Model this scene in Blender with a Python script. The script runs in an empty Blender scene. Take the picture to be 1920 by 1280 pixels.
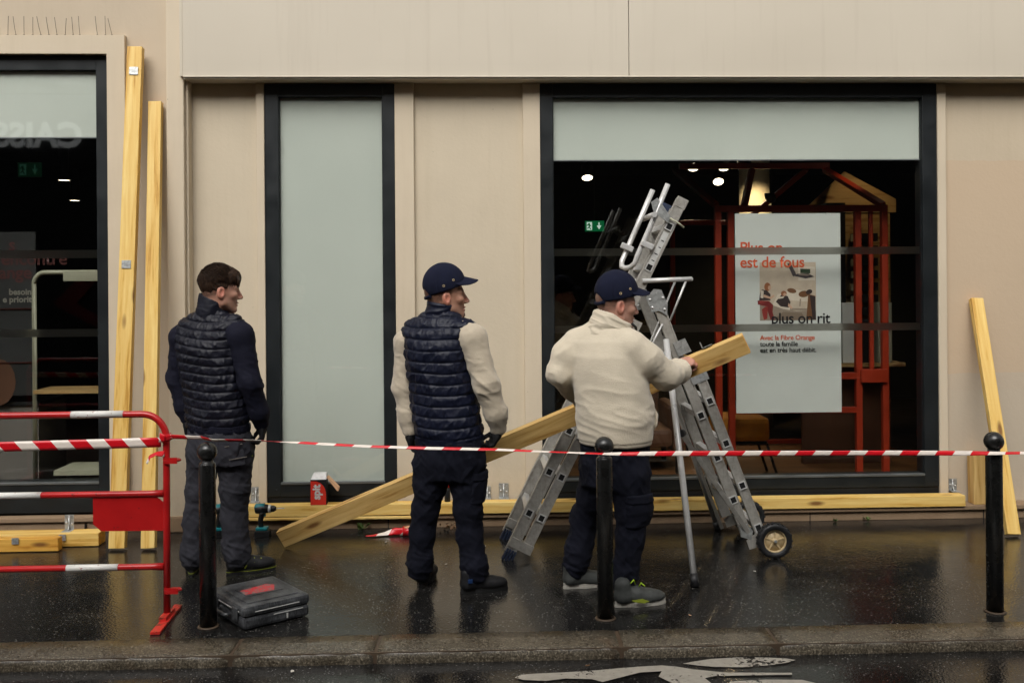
import bpy, bmesh, math, random
import numpy as np
from mathutils import Matrix, Vector
random.seed(7); np.random.seed(7)
S = bpy.context.scene
C = S.collection
R = math.radians

# ------------------------------------------------------------------ camera
cam = bpy.data.cameras.new('camera'); cam_o = bpy.data.objects.new('camera', cam); C.objects.link(cam_o)
cam.lens = 35.0; cam.sensor_width = 36.0; cam.clip_start = 0.05; cam.clip_end = 500
cam.shift_y = -110.0 / 1920.0
_th, _ro = math.atan(0.037), 0.0076
_f = Vector((math.sin(_th), math.cos(_th), 0)); _r0 = Vector((math.cos(_th), -math.sin(_th), 0)); _u0 = Vector((0, 0, 1))
_r = _r0 * math.cos(_ro) - _u0 * math.sin(_ro); _u = _u0 * math.cos(_ro) + _r0 * math.sin(_ro)
cam_o.matrix_world = Matrix(((_r.x, _u.x, -_f.x, 0), (_r.y, _u.y, -_f.y, -7.05), (_r.z, _u.z, -_f.z, 1.70), (0, 0, 0, 1)))
S.camera = cam_o

# ------------------------------------------------------------------ sky, sun, exposure
SUN_EL, SUN_AZ = R(46), R(196)          # azimuth measured clockwise from +Y: behind and left of the camera, veiled by cloud
w = bpy.data.worlds.new('World'); S.world = w; w.use_nodes = True
nt = w.node_tree; nt.nodes.clear()
sky = nt.nodes.new('ShaderNodeTexSky'); sky.sky_type = 'NISHITA'; sky.sun_disc = False
sky.sun_elevation = SUN_EL; sky.sun_rotation = SUN_AZ; sky.air_density = 1.0; sky.dust_density = 6.0; sky.ozone_density = 1.0
hs = nt.nodes.new('ShaderNodeHueSaturation'); hs.inputs['Saturation'].default_value = 0.12
bg = nt.nodes.new('ShaderNodeBackground'); bg.inputs['Strength'].default_value = 0.15
wo = nt.nodes.new('ShaderNodeOutputWorld')
nt.links.new(sky.outputs[0], hs.inputs['Color']); nt.links.new(hs.outputs[0], bg.inputs['Color']); nt.links.new(bg.outputs[0], wo.inputs['Surface'])
sl = bpy.data.lights.new('sun', 'SUN'); sl.energy = 1.5; sl.angle = R(50); sl.color = (1.0, 0.96, 0.9)
sun = bpy.data.objects.new('sun', sl); C.objects.link(sun)
_sd = Vector((math.sin(SUN_AZ) * math.cos(SUN_EL), math.cos(SUN_AZ) * math.cos(SUN_EL), math.sin(SUN_EL)))
sun.rotation_euler = (-_sd).to_track_quat('-Z', 'Y').to_euler(); sun.location = (0, -6, 14)
S.view_settings.view_transform = 'Standard'; S.view_settings.look = 'None'; S.view_settings.gamma = 1.0
S.view_settings.use_curve_mapping = False
S.view_settings.exposure = 0.1
S.cycles.use_denoising = True
S.cycles.max_bounces = 6; S.cycles.diffuse_bounces = 3; S.cycles.glossy_bounces = 3; S.cycles.transmission_bounces = 4
S.cycles.use_adaptive_sampling = True; S.cycles.adaptive_threshold = 0.02
S.cycles.transparent_max_bounces = 12
S.cycles.sample_clamp_indirect = 6.0; S.cycles.caustics_reflective = False; S.cycles.caustics_refractive = False

# ------------------------------------------------------------------ node material helpers
def srgb(r, g, b):
    f = lambda c: ((c / 255.0 + 0.055) / 1.055) ** 2.4 if c > 10 else c / 255.0 / 12.92
    return (f(r), f(g), f(b), 1.0)

class NT:
    """Tiny wrapper to write shader graphs in a line or two."""
    def __init__(s, name):
        s.m = bpy.data.materials.new(name); s.m.use_nodes = True; s.t = s.m.node_tree; s.t.nodes.clear()
        s.out = s.n('OutputMaterial'); s.p = s.n('BsdfPrincipled'); s.l(s.p.outputs[0], s.out.inputs['Surface'])
        s.tc = s.n('TexCoord')
    def n(s, k): return s.t.nodes.new('ShaderNode' + k)
    def l(s, a, b): s.t.links.new(a, b)
    def set(s, **kw):
        for k, v in kw.items():
            i = s.p.inputs[k.replace('_', ' ')]
            if hasattr(v, 'node'): s.l(v, i)
            else: i.default_value = v
        return s
    def coord(s, scale=(1, 1, 1), src='Object', rot=(0, 0, 0)):
        m = s.n('Mapping'); s.l(s.tc.outputs[src], m.inputs['Vector'])
        m.inputs['Scale'].default_value = scale; m.inputs['Rotation'].default_value = rot
        return m.outputs[0]
    def noise(s, vec, scale=5, detail=4, rough=0.55, dist=0.0):
        t = s.n('TexNoise'); s.l(vec, t.inputs['Vector']); t.inputs['Scale'].default_value = scale
        t.inputs['Detail'].default_value = detail; t.inputs['Roughness'].default_value = rough; t.inputs['Distortion'].default_value = dist
        return t.outputs['Fac']
    def voro(s, vec, scale=5, feature='F1'):
        t = s.n('TexVoronoi'); t.feature = feature; s.l(vec, t.inputs['Vector']); t.inputs['Scale'].default_value = scale
        return t
    def ramp(s, fac, stops):
        r = s.n('ValToRGB'); s.l(fac, r.inputs[0]); e = r.color_ramp.elements
        while len(e) < len(stops): e.new(0.5)
        for i, (p, c) in enumerate(stops):
            e[i].position = p; e[i].color = c if len(c) == 4 else (*c, 1)
        return r.outputs[0]
    def mix(s, fac, a, b, mode='MIX'):
        m = s.n('Mix'); m.data_type = 'RGBA'; m.blend_type = mode
        for i, v in ((0, fac), (6, a), (7, b)):
            if hasattr(v, 'node'): s.l(v, m.inputs[i])
            elif i == 0: m.inputs[i].default_value = v
            else: m.inputs[i].default_value = v if len(v) == 4 else (*v, 1)
        return m.outputs[2]
    def math(s, op, a, b=0.0, clamp=False):
        m = s.n('Math'); m.operation = op; m.use_clamp = clamp
        for i, v in ((0, a), (1, b)):
            if hasattr(v, 'node'): s.l(v, m.inputs[i])
            else: m.inputs[i].default_value = v
        return m.outputs[0]
    def mapr(s, v, a, b, c, d):
        m = s.n('MapRange'); s.l(v, m.inputs[0])
        for i, x in enumerate((a, b, c, d)): m.inputs[i + 1].default_value = x
        return m.outputs[0]
    def bump(s, h, strength=0.3, dist=0.01):
        b = s.n('Bump'); s.l(h, b.inputs['Height']); b.inputs['Strength'].default_value = strength; b.inputs['Distance'].default_value = dist
        s.l(b.outputs[0], s.p.inputs['Normal']); return s
    def xyz(s, vec):
        m = s.n('SeparateXYZ'); s.l(vec, m.inputs[0]); return m.outputs
    def attr(s, name='Col'):
        a = s.n('Attribute'); a.attribute_name = name; return a.outputs['Color']

G3 = lambda v: (v, v, v)
def plain(name, col, rough=0.5, metal=0.0, var=0.12, vs=6.0, bump=0.0, bs=60.0, spec=0.5, coat=0.0, dirt=0.0):
    """A single-colour surface with slight colour drift, fine relief and optional grime."""
    t = NT(name); v = t.coord()
    n1 = t.noise(v, vs, 5)
    c = t.mix(t.mapr(n1, 0.3, 0.7, 0, 1), tuple(x * (1 - var) for x in col[:3]), tuple(min(1, x * (1 + var)) for x in col[:3]))
    if dirt:
        n2 = t.noise(v, vs * 2.3, 7, 0.7)
        c = t.mix(t.mapr(n2, 0.52, 0.68, 0, dirt), c, tuple(x * 0.35 for x in col[:3]))
    t.set(Base_Color=c, Metallic=metal, Specular_IOR_Level=spec, Coat_Weight=coat)
    t.set(Roughness=t.mapr(n1, 0.3, 0.7, max(0.02, rough - 0.08), min(1, rough + 0.08)))
    if bump: t.bump(t.noise(v, bs, 4), bump, 0.004)
    return t.m

M = {}
# beige painted render, slightly stained
def plaster(name, col, rough_bump=0.35, patch=None):
    t = NT(name); v = t.coord()
    big = t.noise(v, 0.9, 4, 0.6); streak = t.noise(t.coord((5, 5, 0.5)), 2.2, 5, 0.65); fine = t.noise(v, 45, 4, 0.6)
    c = t.mix(t.mapr(big, 0.3, 0.7, 0, 1), tuple(x * 0.93 for x in col[:3]), tuple(x * 1.05 for x in col[:3]))
    c = t.mix(t.mapr(streak, 0.5, 0.75, 0, 0.16), c, (col[0] * 0.72, col[1] * 0.68, col[2] * 0.6)); c = t.mix(t.mapr(t.noise(t.coord((16, 16, 0.8)), 2.0, 4, 0.7), 0.6, 0.8, 0, 0.14), c, (col[0] * 0.66, col[1] * 0.62, col[2] * 0.55))
    c = t.mix(t.mapr(t.noise(v, 14, 6, 0.75), 0.62, 0.74, 0, 0.25), c, (col[0] * 1.12, col[1] * 1.12, col[2] * 1.1))
    sp = t.voro(v, 9.0)
    spot = t.math('LESS_THAN', sp.outputs['Distance'], 0.035)
    gate = t.math('GREATER_THAN', t.noise(v, 3.0, 2), 0.56)
    c = t.mix(t.math('MULTIPLY', t.math('MULTIPLY', spot, gate), 0.5), c, (0.13, 0.1, 0.07))
    # splash dirt low on the wall
    z = t.xyz(t.tc.outputs['Object'])[2]
    low = t.math('MULTIPLY', t.mapr(z, 0.0, 0.55, 1, 0), t.mapr(t.noise(v, 5, 5, 0.7), 0.35, 0.7, 0, 1))
    c = t.mix(t.math('MULTIPLY', low, 0.45), c, (col[0] * 0.55, col[1] * 0.5, col[2] * 0.42))
    if patch:   # repainted rectangles of a slightly different shade
        o = t.xyz(t.tc.outputs['Object'])
        e = t.math('ADD', o[2], t.math('MULTIPLY', t.math('SUBTRACT', t.noise(v, 6, 3), 0.5), 0.035))
        for (z0, z1, pc) in patch:
            m = t.math('MULTIPLY', t.math('GREATER_THAN', e, z0), t.math('LESS_THAN', e, z1))
            c = t.mix(t.math('MULTIPLY', m, 0.75), c, pc)
    t.set(Base_Color=c, Roughness=0.82, Specular_IOR_Level=0.42)
    h = t.math('ADD', t.math('MULTIPLY', fine, 0.5), t.noise(v, 9, 5, 0.6))
    t.bump(h, rough_bump, 0.006); return t.m
M['wall'] = plaster('painted_render', srgb(205, 191, 167))
M['wall_r'] = plaster('painted_render_patched', srgb(198, 182, 157), patch=[(0.9, 2.56, srgb(198, 174, 146)), (0.0, 1.02, srgb(192, 178, 158))])
M['wall_l'] = plaster('painted_render_warm', srgb(196, 180, 157))
M['trim'] = plaster('painted_trim', srgb(208, 193, 169), 0.25)
M['ledge'] = plaster('stone_ledge', srgb(150, 126, 100), 0.6)
t = NT('fascia_paint'); v = t.coord(); sp = t.voro(v, 55); g = t.math('GREATER_THAN', t.noise(v, 1.6, 3), 0.6)
c = t.mix(t.mapr(t.noise(v, 0.7, 3), 0.3, 0.7, 0, 1), srgb(197, 187, 169), srgb(206, 196, 178))
c = t.mix(t.mapr(t.noise(t.coord((7, 7, 0.35)), 2.0, 4, 0.6), 0.55, 0.8, 0, 0.16), c, srgb(150, 134, 112))
c = t.mix(t.math('MULTIPLY', t.math('MULTIPLY', t.math('LESS_THAN', sp.outputs['Distance'], 0.12), g), 0.35), c, srgb(225, 215, 200))
t.set(Base_Color=c, Roughness=0.42).bump(t.noise(v, 2.0, 2), 0.05, 0.01); M['fascia'] = t.m
M['frame'] = plain('anthracite_frame', srgb(27, 31, 33), 0.38, var=0.15, bump=0.06, bs=200, dirt=0.15)
M['frame_dk'] = plain('black_plinth', srgb(14, 14, 13), 0.6, var=0.2)
M['bead'] = plain('aluminium_bead', srgb(120, 124, 124), 0.4, 0.6)
t = NT('frosted_film'); v = t.coord()
c = t.mix(t.mapr(t.noise(v, 1.1, 3), 0.3, 0.7, 0, 1), srgb(208, 213, 204), srgb(217, 221, 212))
c = t.mix(t.mapr(t.noise(t.coord((9, 9, 0.3)), 2.0, 5, 0.7), 0.55, 0.8, 0, 0.12), c, srgb(228, 232, 222))
t.set(Base_Color=c, Roughness=0.6); M['film'] = t.m
t = NT('film_strip'); tr = t.n('BsdfRefraction'); tr.inputs['Roughness'].default_value = 0.95; tr.inputs['IOR'].default_value = 1.25; tr.inputs['Color'].default_value = (0.36, 0.345, 0.32, 1); mx = t.n('MixShader'); mx.inputs[0].default_value = 0.05
t.set(Base_Color=srgb(140, 135, 126), Roughness=0.7); t.l(tr.outputs[0], mx.inputs[1]); t.l(t.p.outputs[0], mx.inputs[2]); t.l(mx.outputs[0], t.out.inputs['Surface']); M['strip'] = t.m
t = NT('window_glass'); tr = t.n('BsdfTransparent'); tr.inputs[0].default_value = (0.95, 0.96, 0.95, 1); gl = t.n('BsdfGlossy'); gl.inputs['Roughness'].default_value = 0.022
lw = t.n('LayerWeight'); lw.inputs['Blend'].default_value = 0.5; mx = t.n('MixShader')
t.l(t.math('ADD', t.math('MULTIPLY', t.math('POWER', lw.outputs['Facing'], 5.0), 0.9), 0.042, True), mx.inputs[0]); t.l(tr.outputs[0], mx.inputs[1]); t.l(gl.outputs[0], mx.inputs[2]); t.l(mx.outputs[0], t.out.inputs['Surface'])
bn = t.n('Bump'); t.l(t.noise(t.coord(), 1.3, 2), bn.inputs['Height']); bn.inputs['Strength'].default_value = 0.02; bn.inputs['Distance'].default_value = 0.02; t.l(bn.outputs[0], gl.inputs['Normal']); M['glass'] = t.m

# wet asphalt: dark binder, pale grit, puddled low spots that mirror
def asphalt(name, base, grit, wet0, wet1, gs=170):
    t = NT(name); v = t.coord()
    vo = t.voro(v, gs); fine = t.noise(v, 90, 3, 0.6); mid = t.noise(v, 3.2, 6, 0.62); big = t.noise(t.coord((0.8, 1.7, 1)), 1.1, 5, 0.6)
    c = t.mix(t.math('MULTIPLY', t.mapr(vo.outputs['Distance'], 0.1, 0.42, 0.6, 0), t.mapr(vo.outputs['Color'], 0.5, 0.95, 0, 1)), base, grit)
    c = t.mix(t.mapr(mid, 0.35, 0.7, 0, 0.7), c, tuple(x * 0.45 for x in base[:3]))
    c = t.mix(t.mapr(big, 0.5, 0.72, 0, 0.5), c, (base[0] * 1.5, base[1] * 1.45, base[2] * 1.35))
    wv = t.voro(t.coord((1, 1, 1)), 22.0); fleck = t.math('MULTIPLY', t.math('LESS_THAN', wv.outputs['Distance'], 0.055), t.math('GREATER_THAN', t.noise(v, 2.5, 2), 0.54))
    c = t.mix(t.math('MULTIPLY', fleck, 0.8), c, (0.22, 0.2, 0.17))
    wet = t.mapr(t.math('ADD', t.math('MULTIPLY', big, 0.6), t.math('MULTIPLY', mid, 0.4)), 0.36, 0.62, 0, 1)
    rg = t.mapr(wet, 0, 1, wet0, wet1)
    t.set(Base_Color=c, Roughness=rg, Specular_IOR_Level=0.42)
    h = t.math('ADD', t.math('MULTIPLY', vo.outputs['Distance'], 0.6), t.math('MULTIPLY', fine, 0.6))
    b = t.n('Bump'); t.l(h, b.inputs['Height']); b.inputs['Distance'].default_value = 0.0035
    t.l(t.mapr(wet, 0, 1, 0.5, 0.16), b.inputs['Strength']); b2 = t.n('Bump'); t.l(t.noise(t.coord((1, 1, 1)), 7, 4), b2.inputs['Height'])
    b2.inputs['Strength'].default_value = 0.10; b2.inputs['Distance'].default_value = 0.012; t.l(b.outputs[0], b2.inputs['Normal']); t.l(b2.outputs[0], t.p.inputs['Normal'])
    return t.m
M['pave'] = asphalt('wet_asphalt_pavement', (0.0125, 0.0121, 0.0115), (0.50, 0.48, 0.44), 0.24, 0.09, 78)
M['road'] = asphalt('wet_asphalt_road', (0.0115, 0.0108, 0.0102), (0.42, 0.40, 0.37), 0.22, 0.08, 78)
t = NT('wet_granite'); v = t.coord(); oi = t.n('ObjectInfo')
vo = t.voro(v, 210); n = t.noise(v, 105, 4, 0.78); big = t.noise(v, 4, 5, 0.65)
c = t.ramp(n, [(0.34, (0.012, 0.010, 0.0075)), (0.45, (0.06, 0.05, 0.035)), (0.55, (0.12, 0.10, 0.072)), (0.68, (0.40, 0.35, 0.26))])
c = t.mix(t.mapr(big, 0.4, 0.7, 0, 0.65), c, (0.035, 0.027, 0.018)); c = t.mix(t.mapr(t.noise(v, 2.1, 4), 0.58, 0.72, 0, 0.5), c, (0.1, 0.042, 0.014))
t.set(Base_Color=c, Roughness=t.mapr(big, 0.35, 0.7, 0.36, 0.16), Specular_IOR_Level=0.45); t.bump(t.math('ADD', n, t.math('MULTIPLY', big, 0.8)), 0.4, 0.004); M['granite'] = t.m
M['mortar'] = plain('wet_mortar', srgb(74, 60, 46), 0.55, var=0.25, bump=0.4)
t = NT('worn_road_paint'); v = t.coord(); tr = t.n('BsdfTransparent'); mx = t.n('MixShader')
hole = t.mapr(t.math('ADD', t.math('MULTIPLY', t.noise(v, 42, 4, 0.7), 0.55), t.math('MULTIPLY', t.noise(v, 5, 3), 0.45)), 0.55, 0.60, 1, 0)
t.set(Base_Color=t.mix(t.noise(v, 30, 4), srgb(180, 174, 162), srgb(128, 122, 112)), Roughness=0.4); t.bump(t.noise(v, 80), 0.3, 0.004)
t.l(hole, mx.inputs[0]); t.l(tr.outputs[0], mx.inputs[1]); t.l(t.p.outputs[0], mx.inputs[2]); t.l(mx.outputs[0], t.out.inputs['Surface']); M['paint'] = t.m

# sawn softwood; colour differs from piece to piece through the tint
def wood(name, a, b, wet=0.5):
    t = NT(name); oi = t.n('ObjectInfo'); off = t.n('VectorMath'); off.operation = 'ADD'
    sc = t.n('VectorMath'); sc.operation = 'SCALE'; cmb = t.n('CombineXYZ')
    for i in range(3): t.l(oi.outputs['Random'], cmb.inputs[i])
    t.l(cmb.outputs[0], sc.inputs[0]); sc.inputs['Scale'].default_value = 31.0
    t.l(t.tc.outputs['Object'], off.inputs[0]); t.l(sc.outputs[0], off.inputs[1])
    mp = t.n('Mapping'); t.l(off.outputs[0], mp.inputs['Vector']); mp.inputs['Scale'].default_value = (1.6, 26, 26)
    mp2 = t.n('Mapping'); t.l(off.outputs[0], mp2.inputs['Vector']); mp2.inputs['Scale'].default_value = (3.2, 11, 11)
    g = t.noise(mp.outputs[0], 1.0, 6, 0.62, 0.35); big = t.noise(mp2.outputs[0], 0.5, 3)
    c = t.mix(t.mapr(g, 0.34, 0.66, 0, 1), a, b)
    c = t.mix(t.mapr(g, 0.56, 0.66, 0, 0.7), c, tuple(x * k for x, k in zip(b[:3], (0.62, 0.5, 0.38))))
    c = t.mix(t.mapr(big, 0.5, 0.75, 0, 0.4), c, tuple(x * k for x, k in zip(a[:3], (0.8, 0.66, 0.5))))
    vo = t.voro(mp2.outputs[0], 0.85)
    c = t.mix(t.mapr(vo.outputs['Distance'], 0.08, 0.2, 0.9, 0), c, (0.17, 0.066, 0.018))
    sw = t.noise(t.coord((60, 4, 4), rot=(0, 0, 0.5)), 1.0, 3)
    t.set(Base_Color=c, Roughness=0.62 - 0.2 * wet, Specular_IOR_Level=0.35); t.bump(t.math('ADD', g, t.math('MULTIPLY', sw, 0.5)), 0.35, 0.003); return t.m
M['wood_y'] = wood('treated_yellow_timber', srgb(238, 208, 132), srgb(216, 168, 76))
M['wood_d'] = wood('treated_amber_timber', srgb(228, 180, 88), srgb(200, 138, 48))
M['wood_p'] = wood('pale_pine_timber', srgb(226, 192, 126), srgb(190, 146, 78))
M['end'] = plain('cut_timber_end', srgb(222, 160, 50), 0.6, var=0.25, vs=40, bump=0.3)
t = NT('galvanised_steel'); v = t.coord(); vo = t.voro(v, 60)
t.set(Base_Color=t.mix(vo.outputs['Color'], srgb(150, 152, 150), srgb(196, 198, 196)), Metallic=0.55, Roughness=0.38).bump(t.noise(v, 40), 0.1, 0.003); M['galv'] = t.m
t = NT('scuffed_aluminium'); v = t.coord(); br = t.noise(t.coord((3, 3, 3)), 6, 6, 0.7); sc = t.noise(t.coord((90, 90, 8)), 1.0, 3, 0.6)
c = t.mix(t.mapr(br, 0.35, 0.7, 0, 1), srgb(190, 187, 179), srgb(152, 147, 138)); c = t.mix(t.mapr(sc, 0.55, 0.75, 0, 0.3), c, srgb(104, 98, 90))
t.set(Base_Color=c, Metallic=0.45, Roughness=t.mapr(br, 0.3, 0.7, 0.36, 0.52)).bump(sc, 0.1, 0.002); M['alu'] = t.m
M['alu_b'] = plain('bright_aluminium_tube', srgb(206, 205, 202), 0.34, 0.3, var=0.08, vs=10)
M['rubber'] = plain('black_rubber', srgb(22, 22, 24), 0.55, var=0.3, vs=20, bump=0.3)
M['rubber_b'] = plain('blue_grey_rubber', srgb(38, 48, 70), 0.5, var=0.3, vs=20)
M['tan'] = plain('tan_plastic', srgb(190, 168, 128), 0.5, var=0.15, dirt=0.4)
M['black'] = plain('black_plastic', srgb(20, 21, 22), 0.42, var=0.25)
M['hole'] = plain('painted_dark_gap', (0.004, 0.004, 0.004), 0.9)  # near-black in place of the shade inside open rung ends
t = NT('worn_red_paint'); v = t.coord(); n = t.noise(v, 24, 6, 0.7)
c = t.mix(t.mapr(t.noise(v, 4, 4), 0.3, 0.7, 0, 1), srgb(168, 22, 24), srgb(196, 32, 32)); c = t.mix(t.mapr(n, 0.63, 0.67, 0, 0.85), c, srgb(70, 36, 28))
t.set(Base_Color=c, Roughness=0.3, Coat_Weight=0.2).bump(n, 0.12, 0.003); M['red'] = t.m
t = NT('worn_white_band'); v = t.coord(); n = t.noise(v, 30, 6, 0.75)
t.set(Base_Color=t.mix(t.mapr(n, 0.60, 0.64, 0, 1), srgb(226, 224, 218), srgb(150, 30, 30)), Roughness=0.35).bump(n, 0.15, 0.003); M['white'] = t.m
t = NT('rusty_red_foot'); v = t.coord(); n = t.noise(v, 28, 6, 0.75)
t.set(Base_Color=t.mix(t.mapr(n, 0.52, 0.57, 0, 1), srgb(205, 48, 40), srgb(96, 52, 34)), Roughness=0.45).bump(n, 0.3, 0.004); M['redfoot'] = t.m
M['bollard'] = plain('black_bollard_paint', srgb(24, 24, 23), 0.28, var=0.3, vs=12, bump=0.15, bs=40, dirt=0.3, coat=0.15)
t = NT('striped_tape'); uv = t.xyz(t.tc.outputs['UV'])
st = t.math('FRACT', t.math('ADD', uv[0], t.math('MULTIPLY', uv[1], 0.42)))
t.set(Base_Color=t.mix(t.math('GREATER_THAN', st, 0.5), srgb(214, 22, 34), srgb(238, 226, 214)), Roughness=0.3, Subsurface_Weight=0.0); t.bump(t.noise(t.coord(), 35, 3), 0.25, 0.004); M['tape'] = t.m
M['flow'] = plain('dark_interior', srgb(32, 31, 29), 0.7, var=0.2)
# ------------------------------------------------------------------ mesh helpers
def link(name, me, mat=None, parent=None, smooth=False):
    o = bpy.data.objects.new(name, me); C.objects.link(o)
    if mat is not None:
        for m in (mat if isinstance(mat, (list, tuple)) else [mat]): me.materials.append(m if not isinstance(m, str) else M[m])
    if parent is not None: o.parent = parent
    if smooth: me.polygons.foreach_set('use_smooth', [True] * len(me.polygons))
    return o
def tag(o, label=None, cat=None, group=None, kind=None):
    if label: o['label'] = label
    if cat: o['category'] = cat
    if group: o['group'] = group
    if kind: o['kind'] = kind
    return o
def thing(name, label, cat, loc=(0, 0, 0), group=None):
    o = bpy.data.objects.new(name, None); C.objects.link(o); o.location = loc; o.empty_display_size = 0.1
    return tag(o, label, cat, group)
def keep(o, parent):
    """parent o (built in world coordinates) to an Empty that has only a location"""
    o.parent = parent; o.matrix_parent_inverse = Matrix.Translation(-parent.location); return o

class B:
    """bmesh collector: boxes, tubes, lathes, prisms -> one mesh object"""
    def __init__(s): s.b = bmesh.new(); s.uv = None
    def box(s, x0, x1, y0, y1, z0, z1, bev=0.0, mi=0, mat=None):
        n0 = set(s.b.faces)
        r = bmesh.ops.create_cube(s.b, size=1.0)
        T = Matrix.Translation(((x0 + x1) / 2, (y0 + y1) / 2, (z0 + z1) / 2)) @ Matrix.Diagonal((abs(x1 - x0), abs(y1 - y0), abs(z1 - z0), 1))
        bmesh.ops.transform(s.b, matrix=T if mat is None else mat @ T, verts=r['verts'])
        if bev:
            ed = list({e for v in r['verts'] for e in v.link_edges})
            bmesh.ops.bevel(s.b, geom=ed, offset=bev, segments=2, affect='EDGES', profile=0.6)
        for f in s.b.faces:
            if f not in n0: f.material_index = mi
        return s
    def poly(s, pts, mi=0):
        f = s.b.faces.new([s.b.verts.new(p) for p in pts]); f.material_index = mi; return s
    def prism(s, pts, d, mi=0):
        d = Vector(d); a = [s.b.verts.new(p) for p in pts]; c = [s.b.verts.new(Vector(p) + d) for p in pts]; n = len(a)
        fs = [s.b.faces.new(a[::-1]), s.b.faces.new(c)] + [s.b.faces.new((a[i], a[(i + 1) % n], c[(i + 1) % n], c[i])) for i in range(n)]
        for f in fs: f.material_index = mi
        bmesh.ops.recalc_face_normals(s.b, faces=fs); return s
    def tube(s, pts, r, seg=10, mi=0, caps=True, sm=True):
        pts = [Vector(p) for p in pts]; rr = r if isinstance(r, (list, tuple)) else [r] * len(pts)
        rings = []; pu = None
        for i, p in enumerate(pts):
            d = (pts[min(i + 1, len(pts) - 1)] - pts[max(i - 1, 0)]).normalized()
            if pu is None: pu = Vector((0, 0, 1)) if abs(d.z) < 0.9 else Vector((1, 0, 0))
            sd = d.cross(pu).normalized(); pu = sd.cross(d).normalized()
            rings.append([s.b.verts.new(p + (sd * math.cos(a) + pu * math.sin(a)) * rr[i]) for a in [2 * math.pi * k / seg for k in range(seg)]])
        for A, D in zip(rings, rings[1:]):
            for k in range(seg):
                f = s.b.faces.new((A[k], A[(k + 1) % seg], D[(k + 1) % seg], D[k])); f.smooth = sm; f.material_index = mi
        if caps:
            for q in (rings[0][::-1], rings[-1]):
                f = s.b.faces.new(q); f.material_index = mi
        return s
    def lathe(s, prof, seg=24, mat=None, mi=0):
        rings = []
        for r_, z_ in prof:
            rings.append([s.b.verts.new((mat or Matrix()) @ Vector((r_ * math.cos(2 * math.pi * k / seg), r_ * math.sin(2 * math.pi * k / seg), z_))) for k in range(seg)])
        for A, D in zip(rings, rings[1:]):
            for k in range(seg):
                f = s.b.faces.new((A[k], A[(k + 1) % seg], D[(k + 1) % seg], D[k])); f.smooth = True; f.material_index = mi
        for q in (rings[0][::-1], rings[-1]): s.b.faces.new(q).material_index = mi
        return s
    def done(s, name, mat, parent=None):
        bmesh.ops.remove_doubles(s.b, verts=s.b.verts, dist=1e-6)
        bmesh.ops.recalc_face_normals(s.b, faces=s.b.faces)
        me = bpy.data.meshes.new(name); s.b.to_mesh(me); s.b.free()
        return link(name, me, mat, parent)
def box(name, x0, x1, y0, y1, z0, z1, mat, parent=None, bev=0.0):
    return B().box(x0, x1, y0, y1, z0, z1, bev).done(name, mat, parent)
def axes(o, x, z):
    """matrix with local X along x, local Z near z, at o"""
    x = Vector(x).normalized(); z = Vector(z); y = z.cross(x).normalized(); z = x.cross(y)
    return Matrix(((x.x, y.x, z.x, o[0]), (x.y, y.y, z.y, o[1]), (x.z, y.z, z.z, o[2]), (0, 0, 0, 1)))
def text(name, body, size, loc, mat, parent=None, rot=(math.pi / 2, 0, 0), align='LEFT', bold=0.0, space=1.0, ext=0.0, sx=1.0):
    cu = bpy.data.curves.new(name, 'FONT'); cu.body = body; cu.size = size; cu.align_x = align; cu.offset = bold; cu.space_character = space; cu.extrude = ext
    cu.resolution_u = 3
    o = bpy.data.objects.new('tmp', cu); C.objects.link(o)
    dg = bpy.context.evaluated_depsgraph_get(); me = bpy.data.meshes.new_from_object(o.evaluated_get(dg)); bpy.data.objects.remove(o); bpy.data.curves.remove(cu)
    me.transform(Matrix.Translation(loc) @ Matrix.Rotation(rot[2], 4, 'Z') @ Matrix.Rotation(rot[0], 4, 'X') @ Matrix.Rotation(rot[1], 4, 'Z') @ Matrix.Diagonal((sx, 1, 1, 1)))
    return link(name, me, mat, parent)
def words(body, size, loc, mat, fn, **kw):
    """one object per printed word"""
    pre = ''
    for wd in body.split(' '):
        if pre:
            a = text('tmp', pre + wd, size, (0, 0, 0), mat, **kw); b_ = text('tmp', wd, size, (0, 0, 0), mat, **kw)
            off = max(q.co.x for q in a.data.vertices) - max(q.co.x for q in b_.data.vertices)
            for q in (a, b_): m_ = q.data; bpy.data.objects.remove(q); bpy.data.meshes.remove(m_)
        else: off = 0.0
        fn(text('printed_word', wd, size, (loc[0] + off, loc[1], loc[2]), mat, **kw)); pre += wd + ' '
def copy_tree(o, parent=None):
    c = o.copy(); C.objects.link(c)
    if parent is not None: c.parent = parent
    for ch in [q for q in o.children]: copy_tree(ch, c)
    return c

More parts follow.
